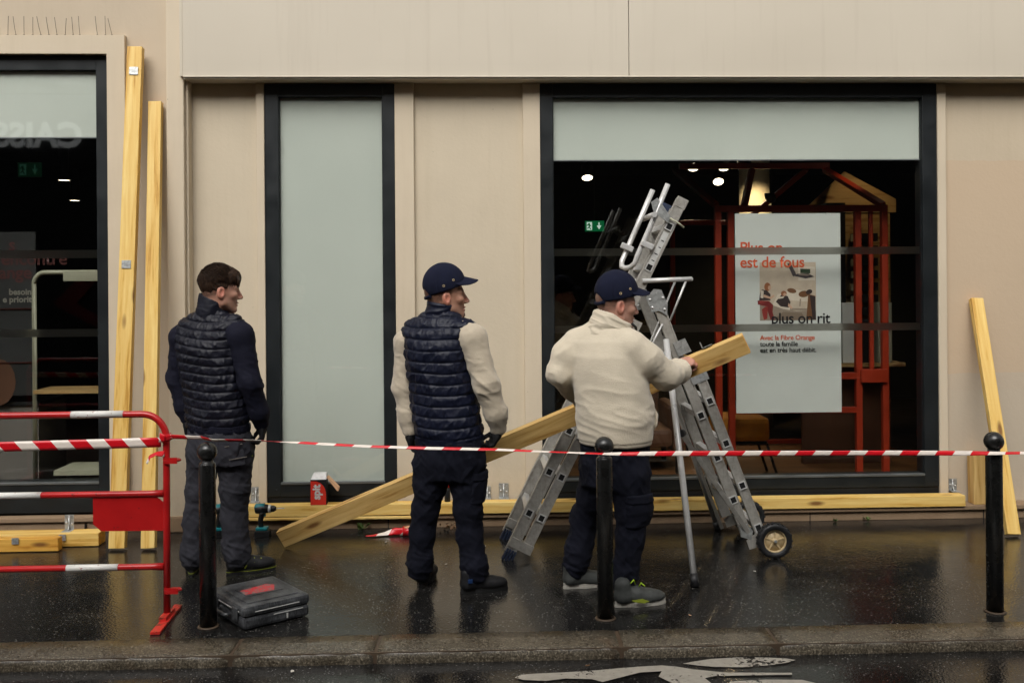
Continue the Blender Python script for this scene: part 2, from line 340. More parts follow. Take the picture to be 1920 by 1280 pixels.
# ------------------------------------------------------------------ ground: pavement, kerb, road
tag(box('pavement', -14, 14, -2.204, 0.6, -0.3, 0.0, 'pave'), kind='structure')
road = B().poly([(-60, -60, -0.055), (60, -60, -0.055), (60, -2.3, -0.055), (-60, -2.3, -0.055)]).done('road', 'road'); tag(road, kind='structure')
kerb = B().box(-14, 14, -2.424, -2.204, -0.3, -0.004).done('kerb', 'mortar'); tag(kerb, kind='structure')
jx = [-14.0, -12.6, -11.2, -9.9, -8.6, -7.3, -6.1, -4.95, -3.75, -2.5, -1.135, -0.47, 0.675, 1.415, 2.75, 3.9, 5.2, 6.5, 7.8, 9.1, 10.4, 11.7, 12.9, 14.0]
for i in range(len(jx) - 1):
    a, b = jx[i] + 0.006 + random.random() * 0.008, jx[i + 1] - 0.006 - random.random() * 0.008
    bm = bmesh.new(); n = max(6, int((b - a) / 0.05)); prof = [(-2.206, -0.2), (-2.206, 0.002), (-2.30, 0.003), (-2.395, 0.002), (-2.418, -0.003), (-2.427, -0.012), (-2.431, -0.045), (-2.432, -0.2)]
    rows = []
    for k in range(n + 1):
        x = a + (b - a) * k / n; e = 0.004 if k in (0, n) else 0.0
        rows.append([bm.verts.new((x + (0.03 * (y + 2.3) if k in (0, n) else 0), y + (random.uniform(-.0028, .0028) if q in (4, 5, 6) else 0) + (e if q > 3 and q < 7 else 0), z + (random.uniform(-.0012, .0012) if 1 < q < 6 else 0) - (0.002 if e and 0 < q < 6 else 0))) for q, (y, z) in enumerate(prof)])
    for r0, r1 in zip(rows, rows[1:]):
        for q in range(len(prof) - 1):
            f = bm.faces.new((r0[q], r0[q + 1], r1[q + 1], r1[q])); f.smooth = True
    bm.faces.new(rows[0][::-1]); bm.faces.new(rows[-1]); bmesh.ops.recalc_face_normals(bm, faces=bm.faces)
    me = bpy.data.meshes.new('kerb_stone'); bm.to_mesh(me); bm.free(); link('kerb_stone', me, 'granite', kerb)
# worn white bicycle symbol painted on the road
def marking(name, polys, label):
    e = thing(name, label, 'road marking', (polys[0][0][0], polys[0][0][1], -0.05))
    for k, p in enumerate(polys):
        o = B().poly([(x, y, -0.0505 + k * 0.0012) for x, y in p]).done('painted_stroke', 'paint'); keep(o, e)
    return e
def ell(cx, cy, a, b, n=24): return [(cx + a * math.cos(2 * math.pi * k / n), cy + b * math.sin(2 * math.pi * k / n)) for k in range(n)]
marking('road_marking', [[(0.939, -2.514), (1.0, -2.49), (1.08, -2.466), (1.2, -2.455), (1.34, -2.463), (1.43, -2.48), (1.467, -2.50), (1.42, -2.53), (1.33, -2.555), (1.2, -2.572), (1.08, -2.562), (1.0, -2.54)],
    [(0.162, -2.635), (0.19, -2.605), (0.247, -2.597), (0.4, -2.588), (0.538, -2.573), (0.64, -2.555), (0.737, -2.542), (0.837, -2.533), (0.90, -2.55), (0.971, -2.587), (1.106, -2.631), (1.40, -2.652), (1.395, -2.672), (1.05, -2.668), (1.0, -2.69), (1.02, -2.76), (0.86, -2.76), (0.80, -2.66), (0.825, -2.60), (0.725, -2.61), (0.63, -2.66), (0.545, -2.706), (0.50, -2.672), (0.386, -2.658), (0.30, -2.68), (0.2, -2.665)],
    [(1.10, -2.735), (1.26, -2.722), (1.42, -2.735), (1.5, -2.80), (1.4, -2.88), (1.05, -2.86)]], 'worn white cycle symbol painted on the wet road')
marking('road_marking', [[(-1.1, -2.80), (-0.82, -2.775), (-0.82, -2.90), (-1.1, -2.90)]], 'small worn white dash of paint at the road edge below the tool case')
marking('road_marking', [[(-2.3, -2.735), (-1.77, -2.715), (-1.74, -2.84), (-2.3, -2.87)]], 'worn white paint corner on the road in front of the red barrier')

# ------------------------------------------------------------------ the shop building
shop = thing('shop_building', 'beige rendered shop front with anthracite window frames and a plain fascia', 'building', (0, 0, 0))
def P(name, x0, x1, y0, y1, z0, z1, mat, bev=0.004, par=None): return box(name, x0, x1, y0, y1, z0, z1, mat, par or shop, bev)
YB = 0.30
# left bay
P('wall', -2.532, -2.03, -0.03, YB, 0.0, 3.32, 'wall_l', 0)
P('wall', -7.0, -2.03, -0.03, YB, 3.32, 6.5, 'wall_l', 0)
B().prism([(-2.532, -0.076, 0.108), (-2.41, -0.076, 0.108), (-2.41, -0.076, 3.43), (-7.0, -0.076, 3.43), (-7.0, -0.076, 3.302), (-2.532, -0.076, 3.302)], (0, 0.045, 0)).done('window_surround', 'trim', shop)
P('pilaster', -2.12, -2.0, -0.105, YB - 0.01, 0.0, 6.5, 'trim', 0.01)
P('pilaster_edge', -2.0, -1.982, -0.06, YB - 0.01, 0.0, 3.2, 'trim', 0.006)
# middle bays
P('wall', -1.983, -1.526, 0.035, YB, 0.0, 3.3, 'wall')
P('window_surround', -1.53, -1.473, 0.0, YB - 0.01, 0.085, 3.3, 'trim', 0.005)
P('window_surround', -0.56, -0.425, 0.0, YB - 0.01, 0.085, 3.3, 'trim', 0.005)
P('wall', -0.429, 0.350, 0.035, YB, 0.0, 3.3, 'wall')
P('window_surround', 0.346, 0.468, 0.0, YB - 0.01, 0.085, 3.3, 'trim', 0.005)
P('window_surround', 3.335, 3.397, 0.0, YB - 0.01, 0.085, 3.3, 'trim', 0.005)
P('wall', 3.393, 9.0, 0.033, YB, 0.0, 3.3, 'wall_r')
P('wall', -1.99, 9.0, 0.036, YB, 3.301, 6.5, 'wall')
P('wall', -1.472, -0.561, 0.05, YB, 3.11, 3.3, 'wall', 0); P('wall', 0.469, 3.334, 0.05, YB, 3.11, 3.3, 'wall', 0)
# ledge and plinth at the foot of the wall
P('ledge', -7.0, -2.122, -0.085, 0.02, 0.075, 0.108, 'ledge', 0.006); P('plinth', -7.0, -2.122, -0.066, 0.02, 0.0, 0.075, 'ledge', 0.004)
P('ledge', -1.98, 9.0, -0.115, 0.03, 0.066, 0.098, 'ledge', 0.006); P('plinth', -1.98, 9.0, -0.092, 0.03, 0.0, 0.066, 'ledge', 0.004)
P('plinth_pad', -2.125, -1.981, -0.118, 0.0, 0.0, 0.11, 'ledge', 0.012)
for x in (-2.7, -0.62, 1.1, 2.35, 3.6, 4.8): P('plinth_joint', x, x + 0.006, -0.094, -0.05, 0.0, 0.064, 'frame_dk', 0)
# fascia boards
fx = [-1.998, 1.085, 4.2, 9.0]
for a, b in zip(fx, fx[1:]): P('fascia_panel', a + 0.002, b - 0.002, -0.135, 0.03, 3.128, 4.6, 'fascia', 0.003)
P('fascia_edge', -2.02, -1.999, -0.125, 0.03, 3.135, 4.6, 'fascia', 0.003)
P('fascia_drip', -1.99, 9.0, -0.143, -0.1355, 3.126, 3.136, 'fascia', 0.002)
P('fascia_soffit', -1.99, 9.0, -0.13, 0.04, 3.116, 3.127, 'fascia', 0)
for k, x in enumerate([-3.27, -3.21, -3.155, -3.1, -3.04, -2.985, -2.93, -2.875, -2.82, -2.765, -2.72, -2.60, -2.545, -2.50]):   # bird spikes
    dx = random.uniform(-0.03, 0.012)
    B().tube([(x, -0.055, 3.43), (x + dx * 0.5, -0.06, 3.49), (x + dx, -0.062, 3.555 + random.uniform(-.01, .01))], 0.0016, 5).box(x - 0.006, x + 0.006, -0.062, -0.048, 3.428, 3.436).done('bird_spike', 'rubber', shop)

def window(x0, x1, z0, z1, ix0, ix1, iz0, iz1, film_z, yf=0.012, strips=()):
    """frame mesh with pane, frosted film, safety strips and a lower glazing bead as sub-parts"""
    b = B(); yb = 0.14
    b.box(x0, ix0, yf, yb, z0, z1, 0.005); b.box(ix1, x1, yf, yb, z0, z1, 0.005)
    b.box(ix0 - 0.001, ix1 + 0.001, yf + 0.002, yb, iz1, z1, 0.004); b.box(ix0 - 0.001, ix1 + 0.001, yf + 0.002, yb, z0, iz0, 0.004)
    b.box(ix0 + 0.0005, ix0 + 0.005, yf + 0.016, yb - 0.02, iz0, iz1, 0.001); b.box(ix1 - 0.005, ix1 - 0.0005, yf + 0.016, yb - 0.02, iz0, iz1, 0.001)
    f = b.done('window', 'frame', shop); yg = yf + 0.034
    box('pane', ix0, ix1, yg, yg + 0.006, iz0, iz1, 'glass', f)
    if film_z < iz1: B().poly([(ix0, yg + 0.009, film_z), (ix1, yg + 0.009, film_z), (ix1, yg + 0.009, iz1), (ix0, yg + 0.009, iz1)]).done('frosted_film', 'film', f)
    if film_z > iz0 + 0.05:
        box('film_edge', ix0, ix1, yg - 0.003, yg - 0.001, film_z - 0.004, film_z + 0.004, 'bead', f)
    for a, c in strips: B().poly([(ix0, yg + 0.010, a), (ix1, yg + 0.010, a), (ix1, yg + 0.010, c), (ix0, yg + 0.010, c)]).done('film_strip', 'strip', f)
    box('glazing_bead', ix0 - 0.002, ix1 + 0.002, yf - 0.004, yg - 0.002, iz0 - 0.012, iz0 + 0.004, 'bead', f, 0.002)
    for x in (x0 + 0.045, x1 - 0.045): B().lathe([(0.006, 0), (0.006, 0.003), (0.002, 0.004)], 8, Matrix.Translation((x + 0.02, yf, z0 + 0.05)) @ Matrix.Rotation(math.pi / 2, 4, 'X')).done('screw_cover', 'frame', f)
    return f
ST = ((1.887, 1.940), (1.336, 1.389))
window(-1.473, -0.56, 0.205, 3.11, -1.375, -0.648, 0.304, 3.02, 0.304)
window(0.468, 3.335, 0.208, 3.11, 0.560, 3.228, 0.300, 3.012, 2.568, strips=ST)
window(-7.0, -2.532, 0.125, 3.30, -6.9, -2.628, 0.335, 3.20, 2.735, yf=-0.02, strips=((1.895, 1.952), (1.345, 1.40)))
for a, b in ((-1.473, -0.56), (0.468, 3.335)): P('window_base', a, b, 0.02, 0.2, 0.098, 0.206, 'frame_dk', 0)

# ------------------------------------------------------------------ shop interior
room = B()
for q in ([(-7, 6, .12), (8, 6, .12), (8, 6, 3.1), (-7, 6, 3.1)], [(-7, .31, .12), (-7, 6, .12), (-7, 6, 3.1), (-7, .31, 3.1)], [(8, .31, .12), (8, 6, .12), (8, 6, 3.1), (8, .31, 3.1)], [(-7, .31, 3.1), (8, .31, 3.1), (8, 6, 3.1), (-7, 6, 3.1)]): room.poly(q)
M['room'] = plain('charcoal_room_paint', srgb(26, 26, 25), 0.75, var=0.2)
M['ifloor'] = wood('shop_floor_boards', srgb(120, 82, 46), srgb(90, 58, 32)); M['ifloor_d'] = plain('dark_shop_floor', srgb(46, 38, 31), 0.4, var=0.2)
tag(room.done('shop_interior_walls', 'room'), kind='structure')
tag(box('shop_interior_floor', -7, 8, 0.14, 6, 0.05, 0.125, 'ifloor_d'), kind='structure')
fl = box('shop_floor_planks', 0.5, 3.9, 0.16, 2.6, 0.09, 0.13, 'ifloor'); tag(fl, kind='structure')
tag(B().box(-2.2, -2.1, 0.31, 2.5, 0.12, 3.1).done('shop_partition', 'room'), kind='structure')
tag(B().box(0.33, 0.40, 0.31, 1.0, 0.12, 3.1).done('shop_partition', 'room'), kind='structure')
M['orange'] = plain('orange_powder_coat', srgb(150, 44, 16), 0.45, var=0.1)
M['poster'] = plain('poster_board', srgb(208, 210, 204), 0.55, var=0.02)
M['ink_o'] = plain('orange_print', srgb(214, 92, 52), 0.5, var=0.04); M['ink_k'] = plain('black_print', srgb(22, 22, 24), 0.5)
M['cream'] = plain('cream_laminate', srgb(160, 158, 136), 0.5, var=0.03); M['oak'] = wood('pale_ply', srgb(176, 148, 100), srgb(160, 128, 80))
M['grey'] = plain('grey_counter', srgb(104, 98, 92), 0.6, var=0.06)
M['mustard'] = plain('mustard_upholstery', srgb(176, 112, 22), 0.85, var=0.12, vs=30, bump=0.3, bs=300)
M['tanlea'] = plain('tan_leather', srgb(84, 52, 30), 0.6, var=0.1)
M['col'] = plain('white_column_paint', srgb(206, 196, 172), 0.6, var=0.05)
def emit(name, col, st):
    t = NT(name); t.set(Base_Color=col, Emission_Color=col, Emission_Strength=st); return t.m
M['lamp'] = emit('lit_lamp_lens', (1.0, 0.84, 0.6, 1), 7.0); M['green'] = emit('exit_sign_green', (0.004, 0.16, 0.05, 1), 0.5); M['exitw'] = emit('exit_sign_white', (0.75, 0.95, 0.82, 1), 0.6)
M['green_d'] = emit('exit_sign_dim', (0.003, 0.03, 0.013, 1), 0.15); M['exitw_d'] = emit('exit_symbol_dim', (0.02, 0.07, 0.045, 1), 0.3)
# display frame shaped like a little house
fr = thing('display_house', 'orange steel display stand shaped like a house behind the large window', 'display stand', (2.5, 0.6, 0.13))
def bar(p, q, w=0.05, mat='orange', name='frame_bar', par=None, up=(0, 1, 0)):
    p, q = Vector(p), Vector(q); L = (q - p).length; m = axes(p, q - p, up)
    o = B().box(0, L, -w / 2, w / 2, -w / 2, w / 2, 0.003, mat=m).done(name, mat); keep(o, par or fr); return o
YF, YR = 0.62, 1.55
for x in (1.885, 1.985, 2.985, 3.195): bar((x, YF, 0.13), (x, YF, 2.235), 0.048)
bar((1.86, YF, 2.26), (3.22, YF, 2.26), 0.05); bar((2.0, YF, 0.69), (3.0, YF, 0.69), 0.045); bar((2.99, YF, 0.955), (3.20, YF, 0.955), 0.10)
bar((2.80, YF, 0.955), (2.97, YF, 0.955), 0.05); bar((3.09, YF, 0.98), (3.09, YF, 2.235), 0.03)
bar((1.78, YR, 2.70), (3.10, YR, 2.70), 0.05)
for a, b in ((1.74, 1.885), (2.42, 2.10), (3.06, 3.20)): bar((a, YR, 2.67), (b, YF + .02, 2.285), 0.045)
bar((2.9, YR, 2.67), (2.62, 2.4, 2.3), 0.045)
for x in (1.885, 3.195): bar((x, YF, 0.16), (x, 2.4, 0.16), 0.045); bar((x, 2.4, 0.13), (x, 2.4, 2.235), 0.045)
bar((1.885, 2.4, 2.26), (3.2, 2.4, 2.26), 0.045); bar((1.9, 2.4, 0.16), (3.2, 2.4, 0.16), 0.04)
# hanging poster
po = thing('poster', 'tall pale grey poster with orange and black lettering hanging behind the large window', 'poster', (2.31, 0.25, 0.72))
def kp(o): return keep(o, po)
kp(box('board', 1.925, 2.714, 0.25, 0.262, 0.722, 2.198, 'poster', None, 0.001))
for body, sz, x, z, m in (('Plus on', 0.115, 1.957, 1.908, 'ink_o'), ('est de fous', 0.115, 1.957, 1.800, 'ink_o'), ('plus on rit', 0.112, 2.188, 1.384, 'ink_k'), ('Avec la Fibre Orange', 0.050, 2.104, 1.262, 'ink_o'), ('toute la famille', 0.050, 2.104, 1.216, 'ink_k'), ('est en tr\u00e8s haut d\u00e9bit.', 0.050, 2.104, 1.170, 'ink_k')):
    words(body, sz, (x, 0.2470 - (0.0004 if body == 'est de fous' else 0), z), m, kp, bold=0.0013 * sz / 0.1, space=0.96)
def pm(name, c): M[name] = plain(name, srgb(*c), 0.5, var=0.08, vs=18)
for n_, c_ in dict(pic_wall=(196, 178, 158), pic_floor=(128, 110, 94), pic_sofa=(190, 176, 158), pic_hair=(150, 92, 58), pic_red=(120, 40, 38), pic_dark=(58, 46, 44), pic_skin=(200, 160, 134), pic_box=(74, 66, 68)).items(): pm(n_, c_)
def flat(pts, m, dy): kp(B().poly([(x, 0.2496 - dy * 0.00006, z) for x, z in pts]).done('printed_picture', m))
px0, px1, pz0, pz1 = 2.105, 2.527, 1.405, 1.836
pm('pic_light', (214, 200, 182)); pm('pic_shade', (150, 134, 118)); pm('pic_brown', (116, 78, 50)); pm('pic_green', (54, 70, 52)); pm('pic_red2', (146, 54, 48))
def cur(cx, cz, a, b, n=14, rot=0.0): return [(cx + a * math.cos(k * 6.2832 / n) * math.cos(rot) - b * math.sin(k * 6.2832 / n) * math.sin(rot), cz + a * math.cos(k * 6.2832 / n) * math.sin(rot) + b * math.sin(k * 6.2832 / n) * math.cos(rot)) for k in range(n)]
pic = [([(px0, pz0), (px1, pz0), (px1, pz1), (px0, pz1)], 'pic_wall'), ([(px0, pz0), (px1, pz0), (px1, 1.475), (2.33, 1.49), (px0, 1.535)], 'pic_shade'), ([(2.2, pz0), (2.45, pz0), (2.42, 1.46), (2.28, 1.47)], 'pic_floor'),
 ([(2.395, 1.70), (2.52, 1.70), (2.52, 1.80), (2.395, 1.81)], 'pic_light'), ([(2.41, 1.755), (2.485, 1.752), (2.485, 1.785), (2.41, 1.788)], 'pic_green'),
 ([(2.20, 1.52), (2.24, 1.60), (2.36, 1.635), (2.48, 1.62), (2.505, 1.55), (2.50, 1.48), (2.38, 1.475), (2.28, 1.49)], 'pic_light'), ([(2.33, 1.50), (2.49, 1.495), (2.495, 1.54), (2.33, 1.555)], 'pic_wall'), ([(2.33, 1.48), (2.49, 1.478), (2.49, 1.493), (2.33, 1.498)], 'pic_shade'),
 (cur(2.345, 1.625, .035, .018, rot=-.2), 'pic_brown'), (cur(2.435, 1.60, .04, .024, rot=.1), 'pic_brown'), (cur(2.475, 1.615, .025, .018, rot=.4), 'pic_dark'), ([(2.405, 1.565), (2.40, 1.51), (2.41, 1.51), (2.415, 1.565)], 'pic_shade'),
 ([(2.225, 1.545), (2.27, 1.60), (2.315, 1.585), (2.335, 1.54), (2.325, 1.50), (2.26, 1.51)], 'pic_dark'), (cur(2.285, 1.605, .022, .020), 'pic_hair'), (cur(2.292, 1.598, .011, .012), 'pic_skin'), ([(2.315, 1.51), (2.345, 1.49), (2.35, 1.50), (2.32, 1.535)], 'pic_skin'), ([(2.24, 1.565), (2.28, 1.57), (2.29, 1.585), (2.25, 1.58)], 'pic_light'),
 (cur(2.163, 1.655, .024, .032), 'pic_hair'), (cur(2.178, 1.648, .012, .017), 'pic_skin'), ([(2.12, 1.635), (2.158, 1.63), (2.185, 1.60), (2.185, 1.555), (2.10, 1.555), (2.105, 1.60)], 'pic_dark'), ([(2.115, 1.63), (2.135, 1.625), (2.13, 1.57), (2.11, 1.575)], 'pic_light'), ([(2.13, 1.58), (2.19, 1.565), (2.215, 1.585), (2.21, 1.597), (2.185, 1.58), (2.135, 1.60)], 'pic_skin'),
 ([(2.088, 1.555), (2.175, 1.55), (2.205, 1.52), (2.20, 1.47), (2.215, 1.41), (2.185, 1.41), (2.165, 1.47), (2.16, 1.51), (2.09, 1.525)], 'pic_red'), ([(2.15, 1.51), (2.165, 1.505), (2.16, 1.42), (2.135, 1.41), (2.125, 1.45), (2.12, 1.49)], 'pic_red2'), ([(2.10, 1.55), (2.16, 1.545), (2.14, 1.537), (2.10, 1.535)], 'pic_red2'),
 ([(2.312, 1.825), (2.336, 1.832), (2.372, 1.765), (2.38, 1.742), (2.355, 1.73)], 'pic_box'), ([(2.36, 1.735), (2.45, 1.715), (2.515, 1.728), (2.47, 1.752), (2.385, 1.75)], 'pic_box'), ([(2.395, 1.742), (2.46, 1.735), (2.49, 1.742), (2.40, 1.748)], 'pic_shade'), ([(2.468, 1.60), (2.522, 1.585), (2.524, 1.41), (2.452, 1.41)], 'pic_brown'), ([(2.48, 1.59), (2.522, 1.58), (2.524, 1.41), (2.50, 1.41)], 'pic_dark')]
for k, (q_, m_) in enumerate(pic): flat(q_, m_, 0.5 + k)
# shelving wall inside the frame
sh = thing('shelf_unit', 'pale plywood shelf wall with rows of small black goods inside the orange frame', 'shelf unit', (3.2, 1.45, 0.13))
def ks(o): return keep(o, sh)
ks(box('back_panel', 2.80, 3.60, 1.46, 1.49, 1.0, 2.28, 'oak')); ks(B().prism([(2.82, 1.45, 2.285), (3.65, 1.45, 2.285), (3.65, 1.45, 2.40), (3.2, 1.45, 2.64)], (0, 0.02, 0)).done('gable_panel', 'oak'))
ks(box('shelf', 2.80, 3.57, 1.1, 1.458, 0.98, 1.01, 'oak')); ks(box('lower_panel', 2.8, 3.57, 1.40, 1.44, 0.13, 0.978, 'tanlea'))
for k in range(7): ks(box('black_case', 3.24, 3.44, 1.33, 1.44, 1.40 + k * 0.105, 1.47 + k * 0.105, 'black', None, 0.004)); ks(box('white_tag', 3.205, 3.23, 1.33, 1.34, 1.40 + k * 0.105, 1.46 + k * 0.105, 'cream'))
ks(box('black_column', 2.95, 3.11, 1.2, 1.4, 1.45, 2.35, 'black'))
for k, (x, hh, mm) in enumerate(((2.93, .42, 'cream'), (3.06, .5, 'poster'), (3.2, .36, 'black'), (3.36, .5, 'cream'))): ks(box('white_box', x, x + 0.12, 1.15, 1.3, 1.011, 1.011 + hh, mm, None, 0.004))
# column, chair, counter
cl = B().lathe([(0.17, 0.12), (0.17, 3.09)], 32).done('column', 'col'); cl.location = (3.03, 3.6, 0); tag(cl, 'round pale column lit from above deep inside the shop', 'column')
ch = thing('stool', 'mustard cushioned low stool with thin black legs behind the large window', 'stool', (2.1, 0.95, 0.13))
def kc(o): return keep(o, ch)
kc(box('cushion', 1.93, 2.33, 0.75, 1.2, 0.425, 0.615, 'mustard', None, 0.045)); kc(box('seat_frame', 1.95, 2.31, 0.78, 1.17, 0.40, 0.424, 'black', None, 0.004))
for x, y, dx in ((2.03, .8, -.05), (2.31, .8, .09), (2.03, 1.1, -.05), (2.31, 1.1, .09)): kc(B().tube([(x, y, 0.41), (x + dx, y, 0.13)], 0.011, 8).done('leg', 'black'))
tb = thing('side_table', 'small pale wooden table deep in the shop beside the ladder', 'table', (1.7, 2.2, 0.12))
keep(box('tabletop', 1.35, 1.98, 1.9, 2.4, 0.98, 1.01, 'oak'), tb)
for x, y in ((1.4, 1.95), (1.93, 1.95), (1.4, 2.35), (1.93, 2.35)): keep(box('leg', x - .02, x + .02, y - .02, y + .02, 0.125, 0.98, 'black'), tb)
ac = thing('armchair', 'brown leather armchair in the gloom behind the ladder', 'armchair', (1.35, 1.3, 0.12))
for n_, a in (('seat', (1.0, 1.6, 1.0, 1.6, .35, .5)), ('backrest', (1.0, 1.6, 1.6, 1.75, .35, .95)), ('armrest', (.9, 1.0, 1.0, 1.7, .3, .68)), ('armrest', (1.6, 1.7, 1.0, 1.7, .3, .68))): keep(box(n_, *a, 'tanlea', None, 0.04), ac)
for x, y in ((.95, 1.05), (1.65, 1.05), (.95, 1.68), (1.65, 1.68)): keep(box('leg', x - .02, x + .02, y - .02, y + .02, .125, .32, 'black'), ac)
# ceiling spots: visible lens + its own light
def spot(x, y, z, tilt, label, power, aim):
    e = thing('ceiling_spot', label, 'spotlight', (x, y, 3.09), 'ceiling spots in the shop')
    d = (Vector(aim) - Vector((x, y, z))).normalized(); m = axes((x, y, z), d, (0, 0, 1))
    keep(B().lathe([(0.06, -0.16), (0.067, -0.15), (0.067, 0.0), (0.061, 0.0), (0.061, -0.01)], 20, m @ Matrix.Rotation(math.pi / 2, 4, 'Y')).done('housing', 'black'), e)
    keep(B().lathe([(0.001, -0.004), (0.06, -0.004), (0.06, -0.003), (0.001, -0.003)], 20, m @ Matrix.Rotation(math.pi / 2, 4, 'Y')).done('lens', 'lamp'), e)
    keep(B().tube([(x, y, z), (x, y, 3.09)], 0.008, 6).done('stem', 'black'), e)
    li = bpy.data.lights.new('spot_light', 'SPOT'); li.energy = power; li.spot_size = R(70); li.spot_blend = 0.6; li.color = (1.0, 0.74, 0.42); li.shadow_soft_size = 0.04
    lo = bpy.data.objects.new('spot_light', li); C.objects.link(lo); lo.matrix_world = Matrix.Translation(Vector((x, y, z)) + d * 0.02) @ d.to_track_quat('-Z', 'Y').to_matrix().to_4x4(); keep(lo, e)
spot(2.248, 3.1, 2.87, 0, 'lit ceiling spot left of the pair above the orange frame', 25, (2.0, 1.2, 0.5))
spot(2.569, 3.1, 2.87, 0, 'lit ceiling spot right of the pair above the orange frame', 30, (2.5, 1.3, 0.5))
spot(2.70, 2.8, 2.86, 0, 'tilted black ceiling spot touching the pale column', 70, (3.0, 3.45, 2.2))
spot(1.28, 4.2, 2.88, 0, 'lone lit ceiling spot above the exit sign', 12, (1.25, 2.9, 0.4))
spot(3.35, 0.95, 3.0, 0, 'ceiling spot lighting the plywood shelf wall', 9, (3.3, 1.44, 1.9))
spot(2.877, 4.6, 2.87, 0, 'small lit ceiling spot in front of the column', 10, (2.6, 2.6, 0.4))
for x, y, z, lb in ((-4.156, 3.2, 2.772, 'lit ceiling downlight upper one in the left window'), (-4.723, 4.9, 2.71, 'lit ceiling downlight lower one in the left window')):
    e = thing('downlight', lb, 'downlight', (x, y, 3.0), 'downlights in the left window'); keep(B().lathe([(0.001, 0), (0.055, 0), (0.055, 0.01), (0.001, 0.01)], 16, Matrix.Translation((x, y, z))).done('lens', 'lamp'), e); keep(B().lathe([(0.056, 0.0), (0.07, 0), (0.07, 0.02), (0.056, 0.02)], 16, Matrix.Translation((x, y, z))).done('trim_ring', 'black'), e); keep(B().lathe([(0.05, 0.012), (0.05, 3.09 - z)], 12, Matrix.Translation((x, y, z))).done('housing', 'black'), e)
def exit_sign(x, y, z, w, h, label, mg, mw):
    e = thing('exit_sign', label, 'sign', (x, y, z)); k_ = lambda o: keep(o, e)
    k_(box('panel', x - w / 2, x + w / 2, y, y + 0.02, z, z + h, mg)); k_(B().tube([(x, y + .01, z + h), (x, y + .01, 3.09)], 0.005, 6).done('hanger', 'black'))
    f = lambda pts, n_: k_(B().poly([(x + a * w, y - 0.001, z + b * h) for a, b in pts]).done(n_, mw))
    f([(.10, .55), (.2, .55), (.2, .85), (.26, .85), (.26, .55), (.36, .55), (.23, .18)], 'arrow')
    f([(-.42, .12), (-.14, .12), (-.14, .88), (-.42, .88)], 'door_symbol')
    k_(B().poly([(x + a * w, y - 0.002, z + b * h) for a, b in ((-.34, .75), (-.26, .8), (-.24, .62), (-.18, .5), (-.22, .45), (-.26, .52), (-.25, .38), (-.18, .2), (-.24, .17), (-.29, .33), (-.38, .22), (-.41, .3), (-.32, .42), (-.33, .6), (-.4, .5), (-.42, .56))]).done('running_figure', mg))
exit_sign(1.263, 3.4, 2.235, 0.20, 0.11, 'green emergency exit sign with running figure and arrow in the large window', 'green', 'exitw')
exit_sign(-4.06, 2.2, 2.70, 0.21, 0.13, 'dim green emergency exit sign in the left window', 'green_d', 'exitw_d')
cm = thing('dome_camera', 'small dark ceiling dome camera in front of the pale column', 'camera', (2.75, 2.2, 3.0)); keep(B().lathe([(0.001, -.06), (.04, -.045), (.055, 0), (.06, .03)], 16, Matrix.Translation((2.72, 2.0, 2.47))).done('dome', 'black'), cm); keep(B().tube([(2.72, 2.0, 2.5), (2.72, 2.0, 3.09)], 0.012, 8).done('stem', 'black'), cm)
# left window display: white rounded stand, counter, dim lettering
dsp = thing('display_stand', 'white framed display stand with rounded corner in the left window', 'display stand', (-2.9, 0.3, 0.13)); kd = lambda o: keep(o, dsp)
arc = [(-3.20 + 0.08 - 0.08 * math.cos(a), 0.30, 1.80 - 0.08 + 0.08 * math.sin(a)) for a in [k * math.pi / 16 for k in range(9)]]
kd(B().tube([(-3.20, .30, 0.30), (-3.20, .30, 1.72)] + arc + [(-2.62, .30, 1.80)], 0.017, 8).done('stand_frame', 'cream'))
kd(box('header_panel', -2.98, -2.40, 0.27, 0.33, 1.735, 1.81, 'cream', None, .003)); kd(box('shelf_board', -3.19, -2.40, 0.25, 0.55, 0.925, 0.95, 'oak')); kd(box('base_board', -3.05, -2.40, 0.25, 0.6, 0.335, 0.37, 'cream'))
ctr = thing('counter', 'grey counter front low in the left window', 'counter', (-3.6, 0.5, 0.13)); keep(box('counter_front', -4.6, -3.24, 0.45, 0.95, 0.13, 0.82, 'grey'), ctr); keep(box('counter_top', -4.62, -3.22, 0.43, 0.97, 0.822, 0.85, 'black'), ctr)
M['ink_od'] = plain('orange_vinyl', srgb(66, 18, 10), 0.5, var=0.05); M['ink_w'] = plain('white_vinyl', srgb(128, 124, 114), 0.5, var=0.05)
vs = thing('poster', 'dark poster with orange and white lettering in the left window', 'poster', (-3.6, 0.4, 0.9)); kv = lambda o: keep(o, vs)
kv(box('board', -4.6, -3.23, 0.40, 0.412, 0.9, 2.1, 'room'))
for body, sz, x, z, m in (('s', .13, -3.425, 1.965, 'ink_od'), ('rencontre', .13, -3.53, 1.86, 'ink_od'), ('orange', .13, -3.62, 1.76, 'ink_od'), ('besoins', .062, -3.425, 1.640, 'ink_w'), ('e priorit\u00e9', .062, -3.47, 1.585, 'ink_w')): words(body, sz, (x, 0.398, z), m, kv, bold=0.0022)
kv(B().tube([(-4.6, .395, 1.535), (-3.24, .395, 1.535)], .006, 6).done('orange_rule', 'ink_od')); kv(B().tube([(-4.6, .395, 1.14), (-3.24, .395, 1.14)], .006, 6).done('orange_rule', 'ink_od'))
kv(B().poly([(-3.5 + .12 * math.cos(k * .4), .397, 1.0 + .17 * math.sin(k * .4)) for k in range(16)]).done('printed_face', 'tanlea'))

